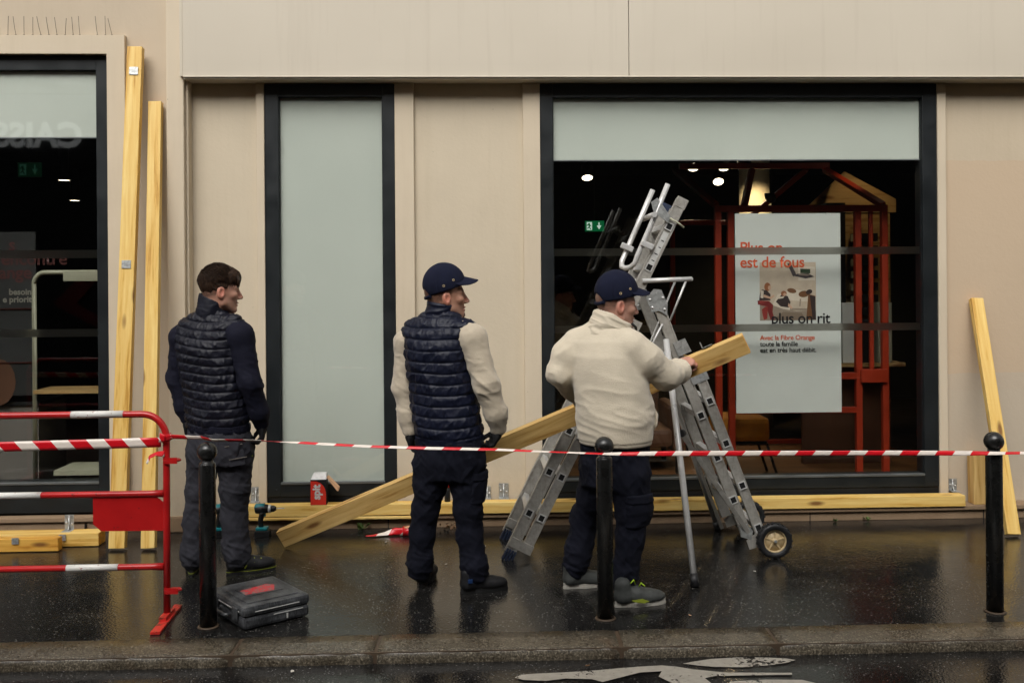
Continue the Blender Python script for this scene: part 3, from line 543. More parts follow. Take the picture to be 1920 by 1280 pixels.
# ------------------------------------------------------------------ the other side of the street (seen only as reflections)
op = thing('opposite_building', 'stone street front across the road with dark shop windows at ground level', 'building', (0, -13, 0)); ko = lambda o: keep(o, op)
M['stone'] = plaster('limestone_front', srgb(168, 156, 138)); M['dkshop'] = plain('dark_shop_front', srgb(18, 19, 20), 0.5)
ko(box('wall', -22, 22, -16, -12.0, 5.4, 9.6, 'stone')); ko(box('wall', -22, 22, -16, -12.15, -0.05, 5.4, 'dkshop')); ko(box('string_course', -22, 22, -12.0, -11.8, 5.3, 5.6, 'stone', None, .02))
for i in range(-9, 10):
    for j in range(1):
        wn = box('window', i * 2.3 - .55, i * 2.3 + .55, -12.02, -11.99, 6.3 + j * 3.0, 8.3 + j * 3.0, 'dkshop'); ko(wn)
for x in range(-20, 22, 5): ko(box('pier', x - .25, x + .25, -12.2, -12.05, -0.05, 5.3, 'dkshop', None, .01))
M['sign_w'] = emit('glow_added_letters', (0.9, 0.93, 0.92, 1), 0.75); M['sign_r'] = plain('red_chevron', srgb(130, 22, 24), 0.5)  # letters get added glow so their reflection shows in the left window
ko(text('sign_lettering', 'CAISSE', 0.64, (-7.38, -11.96, 4.33), 'sign_w', rot=(math.pi / 2, 0, math.pi), bold=0.022, space=1.02, ext=.01))
ko(B().prism([(-7.0, -12.1, 2.0), (-7.35, -12.1, 2.0), (-8.0, -12.1, 1.36), (-7.0, -12.1, 0.8), (-6.6, -12.1, 0.8), (-7.55, -12.1, 1.36)], (0, .03, 0)).done('chevron', 'sign_r'))
tag(box('far_pavement', -22, 22, -12.2, -10.2, -0.2, 0.06, 'pave'), kind='structure')
# ------------------------------------------------------------------ timber
def beam(label, p0, p1, wdt, thk, up, mat, group=None, endmat='end', name='timber_beam'):
    """sawn beam from p0 to p1 (centre line); wdt across 'up', thk along the third axis"""
    p0, p1 = Vector(p0), Vector(p1); L = (p1 - p0).length
    b = B(); b.box(0, L, -thk / 2, thk / 2, -wdt / 2, wdt / 2, 0.0035)
    for v in b.b.verts:      # sawn timber is never quite straight
        q = v.co.x / L; v.co.y += 0.004 * math.sin(3.1 * q + L) ; v.co.z += 0.003 * math.sin(4.0 * q + 2 * L)
    for f in b.b.faces:
        c = f.calc_center_median()
        if c.x < 0.002 or c.x > L - 0.002: f.material_index = 1
    o = b.done(name, [M[mat], M[endmat]]); o.matrix_world = axes(p0, p1 - p0, up); tag(o, label, 'timber', group); return o
beam('tallest yellow timber post leaning on the wall right of the left window', (-2.316, -0.545, 0.012), (-2.318, -0.108, 3.335), 0.102, 0.055, (1, 0, 0), 'wood_y')
beam('shorter yellow timber post leaning in the corner beside the pilaster', (-2.112, -0.555, 0.012), (-2.196, -0.078, 2.965), 0.088, 0.055, (1, 0, 0), 'wood_y')
beam('yellow timber lying on the pavement in front, nearest the red barrier', (-4.6, -0.535, 0.043), (-2.682, -0.533, 0.043), 0.082, 0.065, (0, 0, 1), 'wood_d')
beam('yellow timber lying behind the front one, its end further right', (-4.3, -0.392, 0.043), (-2.47, -0.388, 0.043), 0.084, 0.125, (0, 0, 1), 'wood_y')
beam('left length of yellow timber laid on the ledge below the narrow window', (-1.63, -0.082, 0.137), (-0.02, -0.082, 0.137), 0.076, 0.10, (0, 0, 1), 'wood_y')
beam('long right length of yellow timber laid on the ledge below the large window', (-0.012, -0.082, 0.137), (3.455, -0.082, 0.137), 0.076, 0.10, (0, 0, 1), 'wood_y')
beam('thin lath under the ledge timber below the narrow window', (-1.64, -0.128, 0.083), (-0.45, -0.128, 0.083), 0.018, 0.02, (0, 0, 1), 'wood_y')
PL0, PL1 = Vector((-1.262, -0.56, 0.062)), Vector((1.535, -1.45, 1.352))
plank = beam('pale plank held at a slant by the man in cream, its low end on the pavement', PL0, PL1, 0.114, 0.058, (0, -0.27, 1), 'wood_p')
beam('yellow plank leaning on the wall at the far right behind the bollard', (3.535, -0.60, 0.012), (3.600, -0.012, 1.56), 0.088, 0.045, (1, 0, 0), 'wood_y')
beam('short offcut of timber standing on the ledge behind the right bollard', (3.60, -0.052, 0.100), (3.60, -0.052, 0.452), 0.135, 0.09, (1, 0, 0), 'wood_p')

def bracket(label, x, y, z, w=0.068, h=0.10, d=0.07):
    e = thing('angle_bracket', label, 'bracket', (x, y, z), 'galvanised angle brackets'); k = lambda o: keep(o, e)
    k(box('upright_plate', x - w / 2, x + w / 2, y - 0.003, y, z, z + h, 'galv', None, 0.001)); k(box('base_plate', x - w / 2, x + w / 2, y - d, y - 0.003, z, z + 0.003, 'galv', None, 0.001))
    k(B().tube([(x, y - 0.004, z + h * 0.85), (x, y - 0.006, z + h * 0.35), (x, y - 0.014, z + 0.008), (x, y - 0.035, z + 0.004)], 0.006, 6).done('rib', 'galv'))
    for sx, sz in ((0, .86), (-.3, .5), (.3, .4)): k(B().lathe([(0.008, 0), (0.008, 0.002), (0.004, 0.005)], 8, Matrix.Translation((x + sx * w, y - 0.004, z + h * sz)) @ Matrix.Rotation(math.pi / 2, 4, 'X')).done('screw', 'alu_b'))
bracket('angle bracket standing on the ledge timber between narrow and large window', 0.192, 0.032, 0.176)
bracket('angle bracket beside the drill at the left end of the ledge timber', -1.555, 0.032, 0.176)
bracket('angle bracket at the far right end of the ledge timber', 3.44, 0.030, 0.176, 0.06, 0.085)
bracket('angle bracket almost hidden behind the legs of the man in the vest', 0.075, 0.032, 0.176, 0.05, 0.08)
bracket('tall angle bracket on the timbers lying at the left', -2.70, -0.345, 0.086, 0.06, 0.10)
def plate(label, p, x, z, s=0.03):
    o = B().box(-s, s, -0.002, 0.002, -s * .9, s * .9, 0.0008).box(-s * .35, s * .35, -0.0035, 0.0035, -s * .3, s * .3).done('nail_plate', 'galv'); o.matrix_world = axes(p, x, z); tag(o, label, 'bracket', 'small plates screwed to the timbers')
plate('upper small steel plate on the tallest leaning post', (-2.319, -0.1635, 3.165), (1, 0, 0), (0, .13, 1))
plate('lower small steel plate on the tallest leaning post', (-2.319, -0.336, 1.842), (1, 0, 0), (0, .13, 1))
plate('small steel plate on the end of the timber lying behind', (-2.70, -0.462, 0.064), (1, 0, 0), (0, 0, 1), 0.022)
plate('small steel plate on the timber lying in front', (-2.95, -0.575, 0.075), (1, 0, 0), (0, 0, 1), 0.022)
pd = (PL1 - PL0).normalized(); pu = (Vector((0, 0, 1)) - pd * pd.z).normalized(); pn = pd.cross(pu)
_q = PL1 - pd * 0.21 + pu * 0.066; e = B().box(-.03, .03, -.02, .02, -.0015, .0015).box(-.03, -.027, -.02, .02, 0, .035).done('angle_bracket', 'galv'); e.matrix_world = axes(_q, pd, pu); tag(e, 'small bracket on top of the raised end of the slanted plank', 'bracket')

# ------------------------------------------------------------------ bollards
def bollard(x, y, label):
    e = thing('bollard', label, 'bollard', (x, y, 0), 'black ball topped bollards along the kerb'); T = Matrix.Translation((x, y, 0))
    keep(B().lathe([(0.041, -0.05), (0.041, 0.80), (0.0395, 0.812), (0.036, 0.816), (0.030, 0.818), (0.030, 0.832)], 28, T).done('post', 'bollard'), e)
    keep(B().lathe([(0.018, 0.822)] + [(0.049 * math.cos(a), 0.871 + 0.049 * math.sin(a)) for a in [R(-68 + k * 12) for k in range(14)]], 28, T).done('ball', 'bollard'), e)
    keep(B().lathe([(0.055, 0.001), (0.050, 0.006), (0.042, 0.008), (0.042, 0.001)], 24, T).done('base_collar', 'mortar'), e)
bollard(-1.341, -2.036, 'bollard standing beside the black tool case and red barrier')
bollard(0.646, -2.034, 'middle bollard in front of the man in the cream fleece')
bollard(2.646, -2.05, 'rightmost bollard in front of the leaning plank')

# ------------------------------------------------------------------ red crowd barrier
ba = thing('crowd_barrier', 'red and white tubular crowd barrier at the left edge of the pavement', 'barrier', (-1.58, -1.91, 0)); kb = lambda o: keep(o, ba)
yb = -1.91; r_ = 0.0175
arc = [(-1.70 + 0.12 * math.sin(a), yb, 0.92 + 0.125 * math.cos(a)) for a in [k * math.pi / 20 for k in range(11)]]
farc = [(-3.85 - 0.12 * math.sin(a), yb, 0.92 + 0.125 * math.cos(a)) for a in [k * math.pi / 20 for k in range(11)]]
kb(B().tube([(-1.583, yb, 0.03), (-1.581, yb, 0.5)] + arc[::-1] + [(-2.0, yb, 1.046)] + farc + [(-3.97, yb, 0.5), (-3.97, yb, 0.03)], r_, 14).done('outer_frame', 'red'))
for z in (0.640, 0.268): kb(B().tube([(-3.96, yb, z), (-1.66, yb, z), (-1.595, yb, z)], [0.0165, 0.0165, 0.02], 12).done('rail', 'red'))
def sleeve(x0, x1, z, r=0.0183): kb(B().tube([(x0, yb, z), (x1, yb, z)], r, 14).done('white_band', 'white'))
sleeve(-2.056, -1.794, 1.0465, 0.0186); sleeve(-2.60, -2.208, 0.640, 0.0173); sleeve(-2.085, -1.826, 0.268, 0.0173); sleeve(-2.9, -2.6, 1.0465, 0.0186)
kb(B().prism([(-1.95, yb - .004, 0.625), (-1.63, yb - .004, 0.625), (-1.596, yb - .004, 0.595), (-1.596, yb - .004, 0.452), (-1.91, yb - .004, 0.454), (-1.95, yb - .004, 0.49)], (0, 0.004, 0)).done('sign_plate', 'red'))
for z in (0.81, 0.149): kb(B().tube([(-1.59, yb - .02, z), (-1.525, yb - .02, z), (-1.512, yb, z), (-1.525, yb + .02, z), (-1.59, yb + .02, z)], 0.007, 8).box(-1.588, -1.52, yb - .026, yb - .018, z - .015, z + .015).done('coupling_hook', 'red'))
kb(B().prism([(-1.595, -2.14, 0.002), (-1.548, -2.14, 0.002), (-1.562, -1.72, 0.002), (-1.602, -1.72, 0.002)], (0, 0, 0.012)).prism([(-1.60, -1.99, 0.0142), (-1.565, -1.99, 0.0142), (-1.565, -1.84, 0.0142), (-1.60, -1.84, 0.0142)], (0, 0, 0.02)).done('foot', 'redfoot'))
kb(B().prism([(-3.99, -2.14, 0.002), (-3.945, -2.14, 0.002), (-3.95, -1.72, 0.002), (-3.99, -1.72, 0.002)], (0, 0, 0.012)).done('foot', 'redfoot'))

# ------------------------------------------------------------------ barrier tape
def ribbon(name, pts, widths, twist, per, parent=None, u0=0.0, sub=8):
    """ribbon through pts; twist = angle of the width axis from vertical at each point; per = stripe period in metres"""
    pts = [Vector(p) for p in pts]; bm = bmesh.new(); uvl = bm.loops.layers.uv.new('UVMap'); prev = None; u = u0; last = None
    n = len(pts)
    for i in range(n - 1):
        for k in range(sub + (1 if i == n - 2 else 0)):
            t_ = k / sub; p = pts[i].lerp(pts[i + 1], t_); w_ = widths[i] * (1 - t_) + widths[i + 1] * t_; a = twist[i] * (1 - t_) + twist[i + 1] * t_
            d = (pts[i + 1] - pts[i]).normalized(); sd = d.cross(Vector((0, 0, 1))).normalized(); up = sd.cross(d)
            ax = up * math.cos(a) + sd * math.sin(a)
            if last is not None: u += (p - last).length / per
            last = p
            row = [(bm.verts.new(p + ax * w_ * (j / 3 - .5)), u, j / 3 - .5) for j in range(4)]
            if prev:
                for j in range(3):
                    q = (prev[j], row[j], row[j + 1], prev[j + 1]); f = bm.faces.new([x[0] for x in q]); f.smooth = True
                    for lp, x in zip(f.loops, q): lp[uvl].uv = (x[1], x[2] * w_ / per * 2.0)
            prev = row
    me = bpy.data.meshes.new(name); bm.to_mesh(me); bm.free(); o = link(name, me, 'tape', parent)
    sm = o.modifiers.new('thick', 'SOLIDIFY'); sm.thickness = 0.0012; return o
tp = thing('barrier_tape', 'red and white striped tape strung from the barrier past all three bollards', 'tape', (-1.58, -1.93, 0.93)); kt = lambda o: keep(o, tp)
kt(ribbon('tape_band', [(-4.0, -1.935, 0.915), (-3.2, -1.94, 0.902), (-2.41, -1.94, 0.893), (-1.60, -1.935, 0.905)], [0.05] * 4, [0.05, -0.02, 0.04, 0.0], 0.178))
kt(ribbon('tape_knot', [(-1.605, -1.945, 0.93), (-1.575, -1.955, 0.925), (-1.553, -1.93, 0.935), (-1.57, -1.885, 0.92), (-1.60, -1.90, 0.90), (-1.59, -1.945, 0.915), (-1.54, -1.95, 0.935)], [.05, .04, .035, .03, .03, .03, .028], [0, .2, .3, .2, 0, .3, .4], 0.178))
kt(ribbon('tape_tail', [(-1.585, -1.93, 0.845), (-1.62, -1.95, 0.848), (-1.65, -1.95, 0.835), (-1.668, -1.945, 0.80)], [.03, .026, .02, .012], [.2, .9, .6, .2], 0.178))
run = [(-1.545, -1.95, 0.935, .03, .3), (-1.38, -2.0, 0.9345, .026, .5), (-1.30, -2.085, 0.934, .024, .7), (-1.1, -2.082, 0.9295, .022, .9), (-0.85, -2.08, 0.914, .022, 2.2), (-0.55, -2.08, 0.893, .02, 2.4), (-0.25, -2.08, 0.880, .02, 2.6), (0.1, -2.08, 0.868, .022, 2.2), (0.4, -2.082, 0.852, .022, 1.8), (0.62, -2.085, 0.841, .018, 2.1), (0.70, -2.083, 0.839, .018, 2.5), (0.95, -2.08, 0.837, .026, 2.9), (1.3, -2.08, 0.833, .028, 3.1), (1.8, -2.085, 0.828, .027, 3.2), (2.2, -2.09, 0.824, .026, 3.0), (2.5, -2.1, 0.820, .025, 2.8), (2.64, -2.102, 0.818, .02, 2.4), (2.70, -2.095, 0.817, .02, 2.2), (2.95, -2.03, 0.805, .03, 1.7), (3.6, -1.9, 0.80, .035, 1.9)]
kt(ribbon('tape_span', [q[:3] for q in run], [q[3] * (0.78 if q[0] < 0.7 else 0.95) for q in run], [q[4] for q in run], 0.178))

# ------------------------------------------------------------------ combination ladder
la = thing('folding_ladder', 'tall aluminium folding ladder with stabiliser legs and two wheels', 'ladder', (1.0, -0.68, 0)); kl = lambda o: keep(o, la)
YN, YK = -0.93, -0.44
def stile(p, q, y, w=0.062, t_=0.026):
    p = Vector((p[0], y, p[1])); q = Vector((q[0], y, q[1])); L = (q - p).length; m = axes(p, q - p, (0, -1, 0))
    b = B(); b.box(0, L, -w / 2, w / 2, -t_ / 2, t_ / 2, 0.002, mat=m)
    for s_ in (-1, 1): b.box(0.003, L - 0.003, s_ * (w / 2 - 0.006) - 0.005, s_ * (w / 2 - 0.006) + 0.005, t_ / 2, t_ / 2 + 0.004, 0.001, mat=m)
    kl(b.done('stile', 'alu')); return m
def section(p, q, n0, n1, step=0.28, yn=YN, yk=YK, w=0.062, off=0.2):
    m = stile(p, q, yn, w); stile(p, q, yk, w)
    P0 = Vector((p[0], 0, p[1])); d = (Vector((q[0], 0, q[1])) - P0).normalized()
    for k in range(n0, n1):
        c = P0 + d * (off + step * k); mm = axes((c.x, yn - 0.0135, c.z), d, (0, -1, 0))
        kl(B().box(-0.021, 0.021, -0.017, 0.017, -(yk - yn) - 0.01, -0.002, 0.004, mat=mm).done('rung', 'alu_b'))
        fr_ = B()
        for a in ((-.025, -.018, -.023, .023), (.018, .025, -.023, .023), (-.018, .018, -.023, -.016), (-.018, .018, .016, .023)): fr_.box(*a, 0.001, 0.0075, 0.001, mat=mm)
        kl(fr_.done('rung_end', 'alu_b')); kl(B().poly([mm @ Vector(v_) for v_ in ((-.018, -.016, .0025), (.018, -.016, .0025), (.018, .016, .0025), (-.018, .016, .0025))]).done('rung_dark_patch', 'hole'))  # flat dark patch painted for the shade inside each open rung end
section((0.200, 0.045), (1.280, 2.20), 0, 8, off=0.27, w=0.072)
section((0.302, 0.064), (1.002, 1.459), 0, 5, off=0.21, yn=YN + 0.004, yk=YK - .004, w=0.066)
section((1.105, 1.62), (1.668, 0.13), 1, 5, off=0.24, yn=YN - 0.002, w=0.066)
section((1.362, 1.176), (1.769, 0.096), 0, 4, off=0.23, yn=YN - 0.006, yk=YK + .006, w=0.064)
def flatplate(pts, y, m='galv', name='hinge_plate', t_=0.005): return kl(B().prism([(a, y, b) for a, b in pts], (0, t_, 0)).done(name, m))
for yy in (YN - 0.026, YK + 0.02):
    flatplate([(1.05, 1.60), (1.10, 1.655), (1.145, 1.65), (1.185, 1.56), (1.18, 1.49), (1.13, 1.52), (1.085, 1.51)], yy)
    for x, z in ((1.075, 1.59), (1.09, 1.54), (1.155, 1.60), (1.165, 1.53)): kl(B().lathe([(.009, 0), (.009, .003), (.003, .007)], 8, Matrix.Translation((x, yy, z)) @ Matrix.Rotation(math.pi / 2, 4, 'X')).done('rivet', 'alu_b'))
    flatplate([(1.215, 1.32), (1.29, 1.35), (1.33, 1.27), (1.25, 1.235)], yy, 'galv', 'lock_plate'); flatplate([(1.30, 1.15), (1.40, 1.20), (1.44, 1.10), (1.34, 1.06)], yy, 'galv', 'lock_plate')
for yy in (YN, YK):
    mm = axes((0.205, yy, 0.045), (0.448, 0, 0.894), (0, -1, 0)); b = B()
    for k in range(4): b.box(-0.06, 0.02, -0.034 + k * 0.018, -0.020 + k * 0.018, -0.022, 0.022, 0.004, mat=mm)
    kl(b.done('rubber_foot', 'rubber_b')); kl(B().box(0.035, 0.095, -0.115, 0.036, -0.024, 0.024, 0.003, mat=mm).done('foot_plate', 'alu')); kl(B().box(2.36, 2.425, -0.036, 0.036, -0.016, 0.016, 0.003, mat=mm).done('end_cap', 'alu' if yy == YN else 'rubber_b'))
def tube(name, pts, r, m='alu_b', seg=12): return kl(B().tube(pts, r, seg).done(name, m))
# stabiliser legs and braces
tube('stabiliser_leg', [(1.165, -1.0, 1.345), (1.208, -1.535, 0.05)], 0.019); tube('stabiliser_foot', [(1.207, -1.527, 0.07), (1.2105, -1.55, 0.003)], [0.023, 0.026], 'rubber')
tube('stabiliser_leg', [(1.20, -0.40, 1.30), (1.628, -0.326, 0.05)], 0.017); tube('stabiliser_foot', [(1.622, -0.327, 0.065), (1.640, -0.324, 0.003)], [0.022, 0.025], 'rubber')
kl(B().box(0, 0.86, -.014, .014, -.007, .007, .002, mat=axes((1.215, -1.20, 0.80), (0.465, 0.24, -0.66), (0, -1, 0))).done('brace', 'alu')); tube('brace_pin', [(1.20, -1.225, 0.805), (1.225, -1.18, 0.80)], 0.022, 'black')
kl(B().box(0, 0.72, -.012, .012, -.006, .006, .002, mat=axes((1.41, -0.36, 0.70), (0.23, 0.0, -0.62), (0, -1, 0))).done('brace', 'alu'))
flatplate([(1.62, 0.175), (1.665, 0.205), (1.70, 0.16), (1.69, 0.105), (1.625, 0.125)], YN - 0.04, 'galv', 'brace_plate')
# hoops at the top, arm rest bars
def hoop(y0, y1):
    tube('guard_hoop', [(1.192, y0, 2.30), (1.10, y0, 2.08), (1.0, y0, 1.86), (0.985, y0, 1.815), (0.96, (y0 * 3 + y1) / 4, 1.79), (0.935, (y0 + y1) / 2, 1.785), (0.915, (y0 + y1 * 3) / 4, 1.795), (0.92, y1, 1.83), (1.01, y1, 2.03), (1.118, y1, 2.275)], 0.0165)
hoop(-0.95, -0.84)
for x, y, z in ((0.95, -0.86, 1.915), (1.058, -0.96, 1.925)): kl(B().box(-.04, .04, -.018, .018, -.018, .018, .006, mat=axes((x, y, z), (.8, 0, -.35), (0, -1, 0))).done('hoop_clamp', 'alu_b'))
flatplate([(1.085, 2.19), (1.125, 2.215), (1.205, 2.10), (1.19, 2.06), (1.10, 2.13)], -0.965, 'galv', 'hoop_bracket'); tube('cross_tube', [(1.10, -0.99, 2.11), (1.10, -0.40, 2.11)], 0.017)
tube('cable_tail', [(1.20, -0.96, 2.09), (1.25, -0.97, 2.06), (1.285, -0.975, 2.03)], 0.006, 'cream')
tube('arm_rest', [(1.03, -0.955, 1.705), (1.335, -0.955, 1.715)], 0.0145); tube('arm_rest', [(1.03, -0.62, 1.705), (1.335, -0.62, 1.715)], 0.0145); tube('arm_rest_end', [(1.33, -0.955, 1.714), (1.33, -0.62, 1.714)], 0.0145)
tube('arm_rest_strut', [(1.30, -0.955, 1.705), (1.20, -0.95, 1.46)], 0.007); tube('arm_rest_strut', [(1.30, -0.62, 1.705), (1.20, -0.62, 1.46)], 0.007); tube('arm_rest_strut', [(1.30, -.62, 1.70), (1.04, -.9, 1.22)], 0.006)
tube('brace_wire', [(1.15, -0.96, 1.44), (1.05, -0.96, 1.25)], 0.006); tube('brace_wire', [(1.10, -0.965, 1.19), (1.19, -0.965, 1.30)], 0.006)
kl(box('platform_tread', 1.08, 1.24, -0.90, -0.46, 1.20, 1.225, 'alu', None, 0.003))
M['label'] = plain('worn_label', srgb(190, 190, 186), 0.5, var=0.1, vs=40); kl(B().box(0.0, 0.26, -0.018, 0.018, 0.0135, 0.0145, mat=axes((1.065, YN, 1.77), (0.448, 0, 0.894), (0, -1, 0))).done('label_strip', 'label'))
for k in range(5): kl(B().box(0.02 + k * .045, 0.026 + k * .045, -0.012, 0.004 + .004 * (k % 3), 0.0147, 0.0151, mat=axes((1.065, YN, 1.77), (0.448, 0, 0.894), (0, -1, 0))).done('label_print', 'black'))
# wheels
def wheel(x, y, z, r, sp):
    mm = Matrix.Translation((x, y, z)) @ Matrix.Rotation(math.pi / 2, 4, 'X'); e = r
    ty = kl(B().lathe([(r * .66, -.024), (r * .9, -.027), (r * .985, -.02), (r, -.008), (r, .008), (r * .985, .02), (r * .9, .027), (r * .66, .024), (r * .66, -.024)], 36, mm).done('tyre', 'rubber'))
    b = B()
    for k in range(36):
        a = 2 * math.pi * k / 36; m2 = mm @ Matrix.Rotation(a, 4, 'Z'); b.box(r - .004, r + .004, -.006, .006, -.022 if k % 2 else -.004, .004 if k % 2 else .022, .001, mat=m2)
    o_ = b.done('tread_blocks', 'rubber', ty); o_.matrix_parent_inverse = ty.matrix_world.inverted() if False else Matrix(); tag(o_, kind='stuff')
    rim = B().lathe([(r * .60, -.02), (r * .665, -.022), (r * .665, .022), (r * .60, .02), (r * .58, .008), (r * .58, -.008), (r * .60, -.02)], 32, mm).lathe([(.001, -.02), (.016, -.02), (.018, 0), (.016, .02), (.001, .02)], 14, mm).lathe([(.001, .004), (r * .6, .004), (r * .6, .007), (.001, .007)], 28, mm)
    for k in range(sp): rim.box(.012, r * .6, -.005, .005, -.012, .012, .001, mat=mm @ Matrix.Rotation(2 * math.pi * k / sp + .3, 4, 'Z'))
    kl(rim.done('rim', 'tan'))
wheel(1.822, -1.005, 0.108, 0.106, 5); wheel(1.838, -0.37, 0.108, 0.106, 10)
tube('axle', [(1.824, -1.03, 0.108), (1.836, -0.345, 0.108)], 0.009, 'galv')
for yy in (-0.968, -0.41): flatplate([(1.66, 0.10), (1.72, 0.145), (1.80, 0.15), (1.85, 0.12), (1.84, 0.085), (1.76, 0.07), (1.68, 0.045)], yy, 'alu', 'axle_bracket')

# ------------------------------------------------------------------ tools and small things
def drill(x, y, label, rz=0.0):
    e = thing('cordless_drill', label, 'drill', (0, 0, 0), 'cordless drills'); k = lambda o: keep(o, e); M.setdefault('teal', plain('teal_plastic', srgb(22, 116, 124), 0.4, var=0.12, dirt=0.5))
    k(B().box(-.045, .055, -.038, .038, 0, .045, .006).done('battery', 'black')); k(B().box(-.038, .04, -.034, .034, .046, .066, .006).done('battery_mount', 'teal'))
    k(B().tube([(-.006, 0, .06), (-.012, 0, .1), (-.002, 0, .145), (.002, 0, .165)], [.018, .0165, .019, .024], 12).done('handle', 'black'))
    k(B().tube([(-.045, 0, .185), (-.04, 0, .185), (.01, 0, .187), (.045, 0, .187)], [.02, .03, .032, .027], 18).done('body', 'black')); k(B().tube([(-.048, 0, .196), (-.04, 0, .196), (.02, 0, .198)], [.016, .026, .026], 18).done('motor_cover', 'teal'))
    k(B().tube([(.045, 0, .187), (.062, 0, .187)], [.028, .026], 18).done('torque_collar', 'alu_b')); k(B().tube([(.062, 0, .187), (.08, 0, .187), (.096, 0, .187)], [.022, .022, .012], 16).done('chuck', 'black'))
    k(B().tube([(.096, 0, .187), (.15, 0, .188)], [.003, .003], 8).done('drill_bit', 'alu_b')); k(B().box(.012, .026, -.008, .008, .135, .158, .003).done('trigger', 'teal'))
    e.location = (x, y, 0.0); e.rotation_euler = (0, 0, rz); return e
drill(-1.452, -0.262, 'teal and black cordless drill standing upright below the narrow window')
drill(-1.735, -0.25, 'second teal drill mostly hidden behind the legs of the first man', 0.5)
# fixings box standing on the ledge timber
bx = thing('fixings_box', 'small red and black carton with white lettering standing on the ledge timber', 'box', (-1.09, -0.09, 0.176)); kx = lambda o: keep(o, bx)
M['boxred'] = plain('red_carton', srgb(206, 50, 34), 0.45, var=0.06); M['card'] = plain('raw_cardboard', srgb(214, 168, 128), 0.7, var=0.08); M['carton_w'] = plain('silver_lid', srgb(196, 194, 190), 0.4, var=0.15, vs=30)
kx(box('carton', -1.148, -1.038, -0.13, -0.04, 0.176, 0.352, 'ink_k', None, .002)); kx(B().poly([(-1.146, -.1308, .178)] + [(-1.040, -.1308, .178), (-1.040, -.1308, .25), (-1.046, -.1308, .285), (-1.060, -.1308, .312), (-1.082, -.1308, .331), (-1.106, -.1308, .340), (-1.146, -.1308, .343)]).done('red_print', 'boxred'))
kx(B().prism([(-1.146, -.13, .352), (-1.13, -.10, .39), (-1.042, -.10, .392), (-1.038, -.13, .353)], (0, .05, 0)).done('open_flap', 'carton_w')); kx(B().prism([(-1.038, -.12, .365), (-1.032, -.12, .372), (-.955, -.12, .29), (-.958, -.12, .27), (-.968, -.12, .272)], (0, .06, 0)).done('torn_flap', 'card'))
kx(text('lettering', 'spit', 0.075, (-1.082, -.1316, .215), 'carton_w', rot=(math.pi / 2, math.pi / 2, 0), bold=.003, sx=.95))
# black tool case on the pavement
tc = thing('tool_case', 'scuffed black plastic tool case lying on the wet pavement beside the bollard', 'tool case', (-1.13, -1.85, 0)); tc.rotation_euler = (0, 0, R(37))
t = NT('scuffed_black_case'); v = t.coord(); n = t.math('ADD', t.math('MULTIPLY', t.noise(v, 9, 5, 0.7), 0.5), t.math('MULTIPLY', t.noise(t.coord((60, 14, 14)), 3, 5, 0.75), 0.5))
t.set(Base_Color=t.mix(t.mapr(n, 0.44, 0.66, 0, 0.75), srgb(36, 37, 40), srgb(112, 114, 116)), Roughness=0.42).bump(n, 0.2, 0.004); M['case'] = t.m
t = NT('worn_red_sticker'); v = t.coord(); n = t.noise(v, 60, 5, 0.75); t.set(Base_Color=t.mix(t.mapr(n, 0.5, 0.55, 0, 1), srgb(188, 28, 44), srgb(120, 112, 106)), Roughness=0.4); M['sticker'] = t.m
W, D_ = 0.178, 0.21
def kk(o): o.parent = tc; return o
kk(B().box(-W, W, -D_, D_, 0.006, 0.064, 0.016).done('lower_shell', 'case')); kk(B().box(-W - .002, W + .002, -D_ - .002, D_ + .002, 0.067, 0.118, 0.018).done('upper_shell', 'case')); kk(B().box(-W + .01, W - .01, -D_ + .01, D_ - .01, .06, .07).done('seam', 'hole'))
kk(B().box(-W * .78, W * .78, -D_ * .8, D_ * .8, .117, .123, .003).done('raised_lid', 'case')); kk(B().box(-.10, .10, -.075, .075, .1235, .1255, .001).done('label_recess', 'case'))
kk(B().poly([(-.095, -.045, .1262), (.055, -.06, .1262), (.095, .02, .1262), (.07, .06, .1262), (-.09, .035, .1262)]).done('sticker', 'sticker'))
for sx in (-.1, .1):
    kk(B().box(-W - .012, -W - .002, sx * 1.2 - .03, sx * 1.2 + .03, .035, .1, .004).done('latch', 'case'))
kk(B().tube([(-W - .006, -.06, .05), (-W - .03, -.05, .05), (-W - .03, .05, .05), (-W - .006, .06, .05)], .009, 8).done('handle', 'case'))
for a in ((-.12, .12, .085), (-.02, .14, .052)): kk(B().box(a[0], a[1], -D_ - .0045, -D_ - .001, a[2], a[2] + .004, .001).done('scrape', 'label'))
kk(B().box(-W - .0045, -W - .001, -.16, .16, .084, .088, .001).done('scrape', 'label')); kk(B().box(.05, .058, -D_ - .0035, -D_ + .001, .02, .045, .001).done('paint_spot', 'label'))
for q_ in range(4):
    a, b_ = (W - .04, D_ - .04); kk(B().box(a * (1 if q_ % 2 else -1) - .02, a * (1 if q_ % 2 else -1) + .02, b_ * (1 if q_ > 1 else -1) - .02, b_ * (1 if q_ > 1 else -1) + .02, .001, .01, .002).done('rubber_foot', 'black'))
